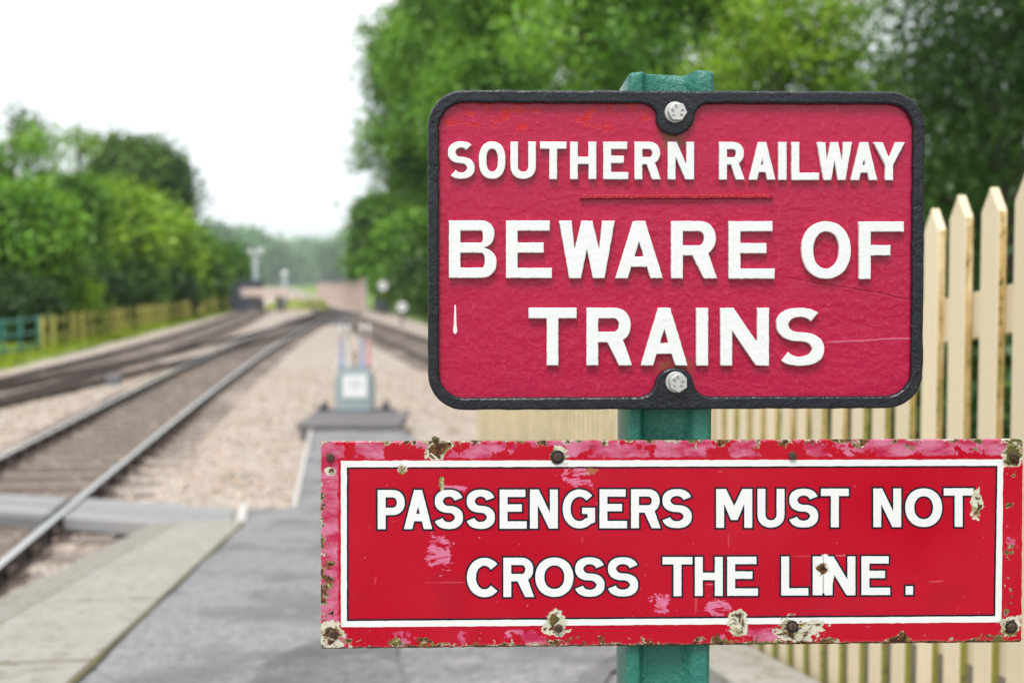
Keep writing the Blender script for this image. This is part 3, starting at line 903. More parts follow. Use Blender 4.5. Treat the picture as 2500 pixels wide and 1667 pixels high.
def picket_mesh(h=1.26, w=0.072, t=0.020):
    # local x along the fence away from the camera, y away from the path, z up
    v = []
    for y in (0, t): v += [(-w / 2, y, 0), (w / 2, y, 0), (w / 2, y, h - 0.052), (0.0, y, h), (-w / 2, y, h - 0.052)]
    f = [(0, 1, 2, 3, 4)[::1], (9, 8, 7, 6, 5), (0, 5, 6, 1), (1, 6, 7, 2), (2, 7, 8, 3), (3, 8, 9, 4), (4, 9, 5, 0)]
    me = bpy.data.meshes.new('picket'); me.from_pydata(v, [], f); me.materials.append(M['cream']); me.materials.append(M['cream_edge'])
    me.polygons[3].material_index = 1; me.polygons[6].material_index = 1
    bm = bmesh.new(); bm.from_mesh(me); bmesh.ops.recalc_face_normals(bm, faces=bm.faces); 
    bmesh.ops.bevel(bm, geom=[e for e in bm.edges], offset=0.0022, segments=1, affect='EDGES', material=-1)
    bm.to_mesh(me); bm.free()
    return me
pm = picket_mesh()
rot = math.atan2(U.y, U.x)
a_ref = (2.597 * _l - 0.14 / _l * 0) ; 
# along-distance of the picket seen at x = 2412
p_ref = None
d = ray(2412, 690); tt = SF / (d.x * N.x + d.y * N.y); a_ref = tt * (d.x * U.x + d.y * U.y)
k = -2
while True:
    a = a_ref + 0.132 * k
    if a > 12.25: break
    o = bpy.data.objects.new('picket', pm)
    p = AS(a, SF - 0.0 + random.uniform(-.002, .002), random.uniform(-.006, .006)); p.z -= 0.0 if a < A_FOOT else 0.02
    o.location = p - fo; o.rotation_euler = (random.uniform(-.004, .004), random.uniform(-.006, .006), rot)
    o.scale = (1, -1, 1)
    link(o, fence); k += 1
def fence_rail(z0, z1):
    aa = [1.9, A_FOOT, 12.3]; b = MB()
    for p, q in ((1.9, A_FOOT - 0.01), (A_FOOT + 0.01, 12.3)):
        vs = []
        for a in (p, q):
            for s in (SF + 0.021, SF + 0.066):
                for z in (z0, z1): vs.append(AS(a, s, z) - fo)
        b.add(vs, [(0, 2, 3, 1), (4, 5, 7, 6), (0, 1, 5, 4), (2, 6, 7, 3), (1, 3, 7, 5), (0, 4, 6, 2)])
    return b.build('fence_rail', M['cream'], fence)
fence_rail(0.945, 1.045); fence_rail(0.22, 0.32)
for a in np.arange(2.35, 12.4, 1.85):
    c = AS(a, SF + 0.125) - fo
    MB().box(c + Vector((0, 0, 0.42)), (0.10, 0.10, 1.44), (U, N, Vector((0, 0, 1)))).build('fence_post', M['cream'], fence, bevel=0.006, seg=1)
# raking strut and its stone foot beside the path
a_s = 4.02
foot = AS(a_s, 1.235) - fo
MB().bar(foot + Vector((0, 0, -0.02)), AS(a_s + 0.1, 1.34, 0.52) - fo, 0.085, 0.085).build('raking_strut', M['cream_edge'], fence, bevel=0.006, seg=1)
# kerb at the foot of the fence
kr = struct(bpy.data.objects.new('kerb', None)); kr.location = AS(6, 1.2); link(kr)
a0 = 1.0
while a0 < A_FOOT - 0.3:
    a1 = min(a0 + 0.9, A_FOOT); vs = []
    for a in (a0, a1 - 0.012):
        for s in (1.10, 1.33):
            for z in (-0.05, 0.035): vs.append(AS(a, s, z) - kr.location)
    MB().add(vs, [(0, 2, 3, 1), (4, 5, 7, 6), (0, 1, 5, 4), (2, 6, 7, 3), (1, 3, 7, 5), (0, 4, 6, 2)]).build('kerb_stone', M['concrete'], kr, bevel=0.008, seg=1)
    a0 += 0.9

# ================================================================== LEFT SIDE FENCES
def wood_fence():
    ym = 70
    root = empty('wooden_fence', (FENCE_L(ym), ym, -0.2), 'weathered yellow-green wooden post and rail fence along the grass verge', 'fence')
    mat = plain('lichened_fence_wood', (0.36, 0.33, 0.075), 0.9, scale=2.5, var=0.45, bump=0.3)
    L = lambda y, z: Vector((FENCE_L(y), y, -0.2 + z)) - root.location
    pmz = MB().box((0, 0, 0.58), (0.15, 0.13, 1.16)).build('tmp', mat); pmd = pmz.data; bpy.data.objects.remove(pmz)
    y = 39.9
    ylist = []
    while y < 101:
        o = bpy.data.objects.new('fence_post', pmd); o.location = L(y, 0); o.rotation_euler = (0, random.uniform(-.02, .02), random.uniform(-.1, .1)); link(o, root)
        ylist.append(y); y += 1.5
    for y0, y1 in zip(ylist[:-1], ylist[1:]):
        for z in (0.50, 0.98):
            MB().bar(L(y0, z + random.uniform(-.02, .02)) + Vector((0.07, 0, 0)), L(y1, z) + Vector((0.07, 0, 0)), 0.05, 0.10).build('fence_rail', mat, root)
wood_fence()
def green_fence():
    root = empty('metal_fence', (FENCE_L(35), 35, -0.2), 'green tubular metal fence at the far left, before the wooden fence', 'fence')
    mat = plain('green_tube_paint', (0.03, 0.20, 0.15), 0.5, var=0.2)
    L = lambda y, z: Vector((FENCE_L(y) + 0.15, y, -0.2 + z)) - root.location
    for y in (31.4, 33.2, 35.0, 36.8, 38.9):
        MB().tube([L(y, -0.1), L(y, 1.2)], [0.05, 0.05], 8).build('fence_post', mat, root, smooth=True)
    for z in (0.28, 0.70, 1.12):
        MB().tube([L(31.0, z), L(38.9, z)], [0.045, 0.045], 8).build('fence_rail', mat, root, smooth=True)
green_fence()

# ================================================================== FAR STRUCTURES
def buffer_stop():
    root = empty('buffer_stop', (c_sid(93) + 0.35, 94.2, -0.17), 'pale pink buffer beam on two dark posts at the end of the left track', 'buffer stop')
    pk = plain('faded_red_beam', (0.74, 0.58, 0.53), 0.7, var=0.12)
    MB().box((0.0, 0, 1.46), (3.6, 0.35, 0.66)).build('buffer_beam', pk, root, bevel=0.02)
    for x in (-0.85, 1.0):
        MB().box((x, 0.1, 0.55), (0.30, 0.3, 1.14)).build('buffer_post', M['dark_timber'], root)
        MB().bar((x, 0.25, 1.3), (x, 2.4, 0.0), 0.2, 0.2).build('raking_strut', M['dark_timber'], root)
        MB().tube([(x, -0.17, 1.46), (x, -0.42, 1.46), (x, -0.45, 1.46)], [0.10, 0.10, 0.20], 12).build('buffer', pk, root)
buffer_stop()
def corrugated(name, label, c, w, dpt, h, n, rz, mat):
    root = empty(name, c, label, 'corrugated hut', rz=rz)
    for (x0, y0, x1, y1, nn) in ((-w / 2, -dpt / 2, w / 2, -dpt / 2, n), (w / 2, -dpt / 2, w / 2, dpt / 2, n), (w / 2, dpt / 2, -w / 2, dpt / 2, n), (-w / 2, dpt / 2, -w / 2, -dpt / 2, n)):
        v = []; f = []; dx, dy = (x1 - x0), (y1 - y0); L = math.hypot(dx, dy); nxn = (dy / L, -dx / L)
        m = nn * 6
        for i in range(m + 1):
            t = i / m; o = 0.04 * math.sin(2 * math.pi * nn * t) - 0.04
            for z in (0, h): v.append((x0 + dx * t + nxn[0] * o, y0 + dy * t + nxn[1] * o, z))
        for i in range(m): f.append((2 * i, 2 * i + 2, 2 * i + 3, 2 * i + 1))
        mesh_obj('ribbed_sheet', v, f, mat, root, smooth=True)
    MB().box((0, 0, h + 0.05), (w + 0.1, dpt + 0.1, 0.1)).build('capping', mat, root, bevel=0.02)
    return root
gmat = plain('blue_grey_steel', (0.10, 0.115, 0.15), 0.55, var=0.15, scale=1.5)
p = on_y(600, 757, 97)
corrugated('corrugated_hut', 'dark blue-grey ribbed steel hut left of the pink buffer beam', (p.x, 97.5, -0.2), 2.4, 1.8, 2.35, 14, R(4), gmat)
p = on_y(926, 762, 92)
corrugated('corrugated_hut', 'dark blue-grey ribbed steel hut at the near end of the pink wall', (p.x + 0.1, 93.4, -0.25), 1.3, 1.4, 2.5, 8, R(4), gmat)
# pale brick parapet right of the line
b = MB(); bm_ = plain('pale_pink_brick', (0.58, 0.43, 0.37), 0.85, var=0.2, scale=1.2)
pts = [Vector((c_right(y) + 2.7, y, 0)) for y in (96, 112, 128, 145, 165, 190)]
pw = empty('brick_parapet', pts[0] + Vector((0, 0, -0.3)), 'long pale pink brick parapet wall beyond the track junction', 'wall')
for p, q in zip(pts[:-1], pts[1:]):
    e = (q - p).normalized() * 0.01
    MB().bar(p - pts[0] + Vector((0, 0, 1.15)), q - e - pts[0] + Vector((0, 0, 1.15)), 0.45, 2.3).build('wall_panel', bm_, pw)
    MB().bar(p - pts[0] + Vector((0, 0, 2.36)), q - e - pts[0] + Vector((0, 0, 2.36)), 0.60, 0.12).build('coping', M['concrete'], pw)
MB().box((0.1, -0.4, 1.3), (0.55, 0.5, 2.6)).build('pier', bm_, pw, bevel=0.02)
# pale post by the pier
p = on_y(897, 765, 93)
o = MB().tube([(0, 0, 0), (0, 0, 2.75)], [0.09, 0.08], 10).build('marker_post', plain('pale_post_paint', (0.60, 0.58, 0.58), 0.6)); o.location = (p.x - 0.15, 93, -0.25)
tag(o, 'slim pale post standing in front of the pink wall end', 'post')
# lamp posts
white_glass = plain('white_opal_glass', (0.85, 0.86, 0.86), 0.25, var=0.03)
def lamp(px, py, Y, heads, label):
    top = on_y(px, py, Y)
    root = empty('lamp_post', (top.x, Y, -0.3), label, 'lamp post', 'white globe lamps beyond the buffer stop'); h = top.z + 0.3
    gp = plain('grey_lamp_column', (0.36, 0.40, 0.44), 0.5)
    MB().tube([(0, 0, 0), (0, 0, 1.2), (0, 0, h - 0.1)], [0.26, 0.24, 0.17], 10).build('column', gp, root, smooth=True)
    if len(heads) > 1: MB().bar((-0.36, 0, h - 0.22), (0.36, 0, h - 0.22), 0.08, 0.08).build('bracket', gp, root)
    for x, r in heads: MB().sphere((x, 0, h + r * 0.4), r, 14, 10).build('globe', white_glass, root, smooth=True)
lamp(623, 618, 100, ((-0.36, 0.22), (0.36, 0.27)), 'grey lamp post with two white globes behind the ribbed hut')
lamp(695, 672, 110, ((0, 0.28),), 'low lamp post with one white globe behind the pink buffer beam')
def disc(px, py, Y, r, label):
    c = on_y(px, py, Y)
    root = empty('disc_signal', (c.x, Y, -0.2), label, 'signal'); h = c.z + 0.2
    MB().tube([(0, 0, 0), (0, 0, h)], [0.05, 0.05], 8).build('post', M['chair_iron'], root)
    MB().tube([(0, -0.06, h), (0, -0.09, h)], [r, r], 20).build('disc', white_glass, root)
    MB().box((0, 0.05, h), (r * 1.6, 0.2, r * 1.6)).build('housing', M['chair_iron'], root, bevel=0.03)
    MB().bar((-r * 0.8, -0.095, h), (r * 0.8, -0.095, h), 0.004, r * 0.28).build('stripe', plain('disc_stripe', (0.25, 0.26, 0.28), 0.5), root)
disc(935, 697, 78, 0.30, 'white round disc signal on a post, the upper of two under the tall trees')
disc(982, 749, 62, 0.25, 'low white round disc signal near the ground, under the tall trees')
# cable box lying between the tracks
p = on_z(278, 942, -0.16)
o = MB().box((0, 0, 0.09), (0.30, 0.22, 0.18)).box((0, 0, 0.2), (0.34, 0.26, 0.04)).build('cable_box', plain('cable_box_grey', (0.16, 0.17, 0.18), 0.6), bevel=0.015); o.location = p
tag(o, 'small dark grey box on the ballast left of the polished track', 'box')

# ================================================================== TREES
def tree(name, label, cat, X, Y, z0, H, cb, rx, ry, leaf, ls, nleaf, seed, lobes=26, group=None, trunk_r=None, fill=0.25, tw=14, lobe_r=(0.26, 0.46), top_bias=0.0):
    g = np.random.default_rng(seed)
    root = empty(name, (X, Y, z0), label, cat, group)
    zc, rz = (H + cb) / 2, (H - cb) / 2
    d = g.normal(size=(lobes, 3)); d /= np.linalg.norm(d, axis=1)[:, None]
    rad = g.uniform(0.45, 0.80, (lobes, 1))
    C = d * rad * np.array([rx, ry, rz]) + np.array([0, 0, zc])
    Rl = g.uniform(*lobe_r, lobes) * min(rx, rz) * (1.15 - 0.35 * rad[:, 0])
    Rl = np.minimum(Rl, np.maximum(0.3, C[:, 2] - cb * 0.6))
    # trunk and limbs
    tr = trunk_r or max(0.05, 0.022 * H)
    b = MB()
    lean = Vector((g.uniform(-.04, .04) * H, g.uniform(-.04, .04) * H, 0))
    tp = [Vector((0, 0, -0.3)), Vector((0, 0, cb * 0.5)) + lean * 0.2, Vector((0, 0, zc * 0.8)) + lean * 0.6, Vector((0, 0, H * 0.88)) + lean]
    b.tube(tp, [tr * 1.25, tr, tr * 0.65, tr * 0.15], 8)
    for i in range(min(lobes, 16)):
        e = Vector(C[i]); h0 = min(H * 0.8, max(cb * 0.6, e.z - 0.35 * (Vector((e.x, e.y, 0)).length + 0.5) - g.uniform(0, .1) * H))
        s0 = Vector((0, 0, h0)) + lean * (h0 / H); mid = (s0 + e) / 2 + Vector((0, 0, 0.10 * (e - s0).length)); r0 = tr * 0.42
        b.tube([s0, mid, e], [r0, r0 * 0.6, r0 * 0.15], 6, cap=False)
        for q in range(2):
            e2 = e + Vector(g.normal(size=3)) * Rl[i] * 0.7; b.tube([mid, (mid + e2) / 2 + Vector((0, 0, .1)), e2], [r0 * .35, r0 * .22, r0 * .06], 5, cap=False)
    b.build('trunk', M['bark'], root, smooth=True)
    # twigs then leaves round each twig
    nt = max(1, nleaf // tw)
    w = Rl ** 2; li = g.choice(lobes, nt, p=w / w.sum())
    dd = g.normal(size=(nt, 3)); dd[:, 2] += top_bias; dd /= np.linalg.norm(dd, axis=1)[:, None]
    rr = np.where(g.random(nt) < fill, g.random(nt) ** 0.5, g.uniform(0.82, 1.10, nt))
    T = C[li] + dd * (rr * Rl[li])[:, None]
    T = np.repeat(T, tw, 0); D = np.repeat(dd, tw, 0); n = len(T)
    sp = ls * 1.5
    T = T + g.normal(size=(n, 3)) * np.array([sp, sp, sp * 0.7])
    nr = D * 0.55 + np.array([0, 0, 0.55]) + g.normal(size=(n, 3)) * 0.55
    nr /= np.linalg.norm(nr, axis=1)[:, None]
    a1 = np.cross(nr, g.normal(size=(n, 3))); a1 /= np.linalg.norm(a1, axis=1)[:, None] + 1e-9
    a2 = np.cross(nr, a1)
    L = ls * g.uniform(0.7, 1.25, (n, 1)); W = L * g.uniform(0.26, 0.36, (n, 1))
    drop = nr * L * 0.12
    v = np.stack([T - a1 * L * .5 - drop, T + a2 * W, T + a1 * L * .5 - drop, T - a2 * W], 1).reshape(-1, 3)
    f = np.arange(n * 4).reshape(-1, 4)
    cr = quad_mesh('crown', v, f, LEAF[leaf], root)
    lob = np.clip(g.normal(0.5, 0.24, lobes), 0, 1); tint = np.clip(lob[li] + g.normal(0, 0.16, nt), 0, 1)
    ca = cr.data.attributes.new('clump', 'FLOAT', 'POINT'); ca.data.foreach_set('value', np.repeat(tint, tw * 4).astype(np.float32))
    return root
def tree_px(name, label, cat, px, topy, Y, hw, leaf, seed, cb=None, base=0.0, clear=None, **kw):
    if clear is not None:                  # far enough along its ray to stand clear behind the wooden fence
        m = (CX - px) / F; Y = 60.0
        for _ in range(40):
            Y = (10.27 + hw / F * Y * 0.92 + 0.5 + clear) / max(0.05, m - 0.1255)
            if Y > 165: Y = 165; break
    t = on_y(px, topy, Y); H = t.z - base
    rx = hw / F * Y
    tree(name, label, cat, t.x, Y, base, H, cb if cb is not None else H * 0.12, rx, rx * 0.9, leaf, kw.pop('ls', 0.0045 * Y + 0.04), kw.pop('n', 24000), seed, **kw)

# left bank
LB = 'trees and bushes on the left bank'
tree_px('tall_tree', 'tall open tree with thin pale foliage at the far left edge', 'tree', 45, 232, 0, 150, 'mid', 11, cb=4.0, base=0.6, n=4600, fill=0.6, group=LB, lobes=26, lobe_r=(0.16, 0.34), ls=0.28, clear=5.0)
tree_px('slender_tree', 'slender nearly bare twiggy tree between the open tree and the dark round tree', 'tree', 178, 205, 0, 66, 'olive', 12, cb=3.5, base=0.6, n=900, fill=0.7, group=LB, ls=0.26, lobes=20, trunk_r=0.16, clear=4.5)
tree_px('round_tree', 'dark green round-headed tree standing behind the light green bushes', 'tree', 328, 300, 0, 128, 'dark', 13, cb=4.0, base=0.6, n=24000, group=LB, lobes=36, clear=2.5)
tree_px('leafy_tree', 'mid green tree in front of the open tree on the left bank', 'tree', 150, 400, 0, 120, 'mid', 14, cb=0.6, base=0.3, n=26000, group=LB, clear=1.5)
tree_px('leafy_tree', 'broad dark green tree at the left edge behind the green metal fence', 'tree', 20, 430, 0, 150, 'mid', 15, cb=0.8, base=0.1, n=26000, group=LB, clear=0.3)
tree_px('leafy_tree', 'bright yellow-green bushy tree in the middle of the left bank', 'tree', 265, 440, 0, 105, 'light', 16, cb=0.5, base=0.1, n=26000, group=LB, clear=0.8)
tree_px('leafy_tree', 'light green bushy tree at the right end of the left bank', 'tree', 385, 492, 0, 88, 'light', 17, cb=0.4, base=0.1, n=22000, group=LB, clear=0.5)
tree_px('leafy_tree', 'dark green lower tree between the bright bushes and the fence', 'tree', 300, 610, 0, 90, 'dark', 18, cb=0.2, base=0.0, n=18000, group=LB, clear=0.2)
tree_px('leafy_tree', 'mid green tree reaching the dark round tree from below', 'tree', 455, 545, 0, 52, 'mid', 19, cb=0.2, base=0.1, n=12000, group=LB, clear=0.4)
tree_px('bush', 'rounded green bush nearest to the ribbed steel hut', 'bush', 530, 594, 0, 62, 'mid', 20, cb=0.3, base=0.1, n=12000, group=LB, clear=0.0)
tree_px('bush', 'small light green bush behind the start of the wooden fence', 'bush', 160, 655, 0, 50, 'light', 21, cb=0.1, base=-0.1, n=6000, group=LB, clear=0.0)
tree_px('bush', 'low dark bush behind the green metal fence', 'bush', 40, 680, 0, 70, 'deep', 22, cb=0.1, base=-0.1, n=8000, group=LB, clear=0.0)
tree_px('bush', 'dark shady bush behind the middle of the wooden fence', 'bush', 395, 650, 0, 60, 'deep', 23, cb=0.1, base=0.0, n=9000, group=LB, clear=0.0)
tree_px('bush', 'dark bush between the light bushes and the rounded bush', 'bush', 478, 630, 0, 45, 'dark', 24, cb=0.1, base=0.0, n=8000, group=LB, clear=0.0)
tree_px('bush', 'deep green bush low behind the near end of the wooden fence', 'bush', 225, 660, 0, 62, 'deep', 25, cb=0.1, base=0.0, n=9000, group=LB, clear=0.1)
tree_px('bush', 'deep green bush filling the shade below the bright yellow-green tree', 'bush', 100, 600, 0, 80, 'deep', 26, cb=0.1, base=0.0, n=10000, group=LB, clear=0.5)
# far woodland
FW = 'hazy trees in the distance'
for i, (px, ty, Y, hw, lab) in enumerate((
        (500, 560, 170, 60, 'hazy distant tree just above the rounded bush by the ribbed hut'),
        (560, 545, 190, 62, 'tallest hazy distant tree, left of the two-globe lamp post'),
        (625, 560, 205, 60, 'hazy distant tree directly behind the two-globe lamp post'),
        (690, 600, 240, 55, 'low hazy distant tree right of the two-globe lamp post'),
        (745, 590, 280, 55, 'pale hazy distant tree above the end of the line'),
        (795, 588, 260, 50, 'pale hazy distant tree left of the tall leaning foliage'),
        (850, 575, 200, 60, 'hazy distant tree touching the tall foliage on the right'),
        (640, 640, 260, 60, 'lowest hazy distant tree behind the one-globe lamp'),
        (760, 640, 330, 70, 'faintest bluish distant tree at the vanishing track'))):
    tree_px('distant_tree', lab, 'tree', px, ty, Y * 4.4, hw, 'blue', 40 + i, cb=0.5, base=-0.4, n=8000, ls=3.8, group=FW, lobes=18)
# right row
RT = 'tall trees on the right'
tree('tall_tree', 'tall tree whose ragged left side stands against the white sky', 'tree', -5.9, 92, -0.2, 27, 1.8, 5.6, 5.0, 'mid', 0.42, 42000, 60, lobes=60, group=RT, lobe_r=(0.2, 0.42))
tree('tall_tree', 'tall mid green tree left of the cast sign', 'tree', -2.6, 66, -0.2, 24, 2.0, 4.6, 4.5, 'mid', 0.32, 40000, 61, lobes=55, group=RT, lobe_r=(0.2, 0.42))
tree('tall_tree', 'tall light green tree above the top left corner of the cast sign', 'tree', 1.0, 50, -0.1, 21, 2.2, 4.8, 4.0, 'mid', 0.27, 44000, 62, lobes=55, group=RT, lobe_r=(0.2, 0.42))
tree('tall_tree', 'tall dark trunked tree above the green post', 'tree', 4.6, 40, 0.0, 17, 2.4, 4.4, 3.6, 'mid', 0.22, 40000, 63, lobes=50, group=RT, lobe_r=(0.2, 0.40), trunk_r=0.42)
tree('tall_tree', 'yellow-green tree with sky gaps above the right half of the cast sign', 'tree', 6.3, 29, 0.1, 10.2, 1.6, 3.1, 3.0, 'olive', 0.16, 17000, 64, lobes=46, group=RT, lobe_r=(0.2, 0.36))
tree('tall_tree', 'dark tree at the right edge behind the picket tops', 'tree', 8.4, 21, 0.2, 10.5, 1.0, 3.2, 3.0, 'dark', 0.13, 27000, 65, lobes=50, group=RT, lobe_r=(0.22, 0.38))
tree('tall_tree', 'shady tree between the dark edge tree and the yellow-green tree', 'tree', 9.6, 36, 0.2, 9.5, 1.0, 3.2, 3.0, 'dark', 0.20, 12000, 66, lobes=40, group=RT)
tree('tall_tree', 'deep green tree closest to the picket fence at the right', 'tree', 7.6, 14.2, 0.2, 8.6, 0.4, 2.7, 3.4, 'deep', 0.10, 38000, 67, lobes=44, group=RT)
for i, (x, y, h, r, lab) in enumerate(((-6.2, 84, 3.6, 2.3, 'low bush beside the ribbed hut at the end of the pink wall'), (-3.6, 72, 3.2, 2.6, 'low bush at the foot of the tall trees behind the low disc signal'), (-0.5, 56, 3.6, 2.4, 'low bush behind the left edge of the cast sign'),
        (3.2, 40, 3.5, 2.6, 'undergrowth bush behind the cast sign'), (5.6, 26, 3.0, 2.4, 'undergrowth bush behind the far pickets'),
        (5.2, 16, 2.3, 2.0, 'undergrowth bush behind the middle pickets'), (4.2, 8.5, 1.6, 1.5, 'undergrowth bush behind the nearest pickets'))):
    tree('bush', lab, 'bush', x, y, -0.1, h, 0.1, r, r, 'deep' if i > 3 else 'dark', 0.10 + 0.003 * y, 9000, 80 + i, lobes=18, group='undergrowth on the right')
for i, (x, y, h, r, lab) in enumerate(((13, 60, 7.5, 4.5, 'small tree in the field behind the top of the picket fence'), (6, 84, 7.0, 4.2, 'small tree in the field behind the middle of the cast sign'), (17, 46, 7.0, 4.0, 'small tree in the field behind the rightmost pickets'), (19, 74, 8.0, 5.0, 'larger field tree behind the right rim of the cast sign'))):
    tree('field_tree', lab, 'tree', x, y, 0.4, h, 0.3, r, r, 'dark', 0.40, 9000, 95 + i, lobes=22, group='field trees beyond the right row')
tree_px('leafy_tree', 'mid green tree reaching the ground behind the ribbed hut by the pink wall', 'tree', 925, 440, 106, 62, 'mid', 99, cb=0.3, base=-0.2, n=16000, group=RT)
tree_px('leafy_tree', 'green tree reaching the ground between the tall foliage and the low disc signal', 'tree', 985, 500, 88, 55, 'mid', 100, cb=0.3, base=-0.2, n=14000, group=RT)
# the row goes on beside the platform behind the camera
tree('tall_tree', 'dark tree of the right row beside the platform', 'tree', 8.2, 5.0, 0.0, 8.5, 0.6, 2.8, 3.2, 'deep', 0.16, 14000, 90, group=RT)
tree('tall_tree', 'dark tree of the right row farther back along the platform', 'tree', 8.2, -3.0, 0.0, 9.0, 0.6, 2.8, 3.6, 'deep', 0.18, 12000, 91, group=RT)

# verge grass
g = np.random.default_rng(5); n = 26000
gy = 30 + 78 * g.random(n) ** 1.3
ed = np.interp(gy, [t[0] for t in L_EDGE], [t[1] for t in L_EDGE])
gx = ed - 3.6 * g.random(n) ** 0.8 - 0.1
ext = g.random(n) < 0.07
gy[ext] = 97 + 60 * g.random(ext.sum()); gx[ext] = c_sid(93) - 1 + 6 * g.random(ext.sum()) - (gy[ext] - 97) * 0.16
gz = np.interp(gx - ed, [-4, -1.6, -0.6, 0.15], [-0.05, -0.18, -0.2, -0.24]); gz[ext] = -0.2
h = g.uniform(0.10, 0.30, n); w_ = 0.035 + 0.0008 * gy; an = g.uniform(0, 6.28, n); ln_ = g.normal(0, .12, (n, 2))
dx, dy = np.cos(an) * w_, np.sin(an) * w_
base = np.stack([gx, gy, gz - 0.03], -1)
v = np.stack([base + np.stack([-dx, -dy, 0 * dx], -1), base + np.stack([dx, dy, 0 * dx], -1), base + np.stack([ln_[:, 0], ln_[:, 1], h], -1)], 1).reshape(-1, 3)
gr = quad_mesh('verge_grass', v, np.arange(3 * n).reshape(-1, 3), LEAF['grass'])
gr['kind'] = 'stuff'; gr['label'] = 'bright yellow-green grass on the verge below the wooden fence'

# ================================================================== SIGNS
YAW = R(2.0)
SROT = Matrix.Rotation(YAW, 4, 'Z')
e1 = Vector((math.cos(YAW), math.sin(YAW), 0)); e2 = Vector((-math.sin(YAW), math.cos(YAW), 0))
P0 = on_y(1650, 611, 1.310)
def uv(px, py):
    d = ray(px, py); t = (P0 - CAM).dot(e2) / d.dot(e2); q = CAM + d * t - P0
    return q.dot(e1), q.z
PXM = 1 / (uv(1700, 611)[0] - uv(1600, 611)[0]) * 100          # pixels per metre on the sign plane

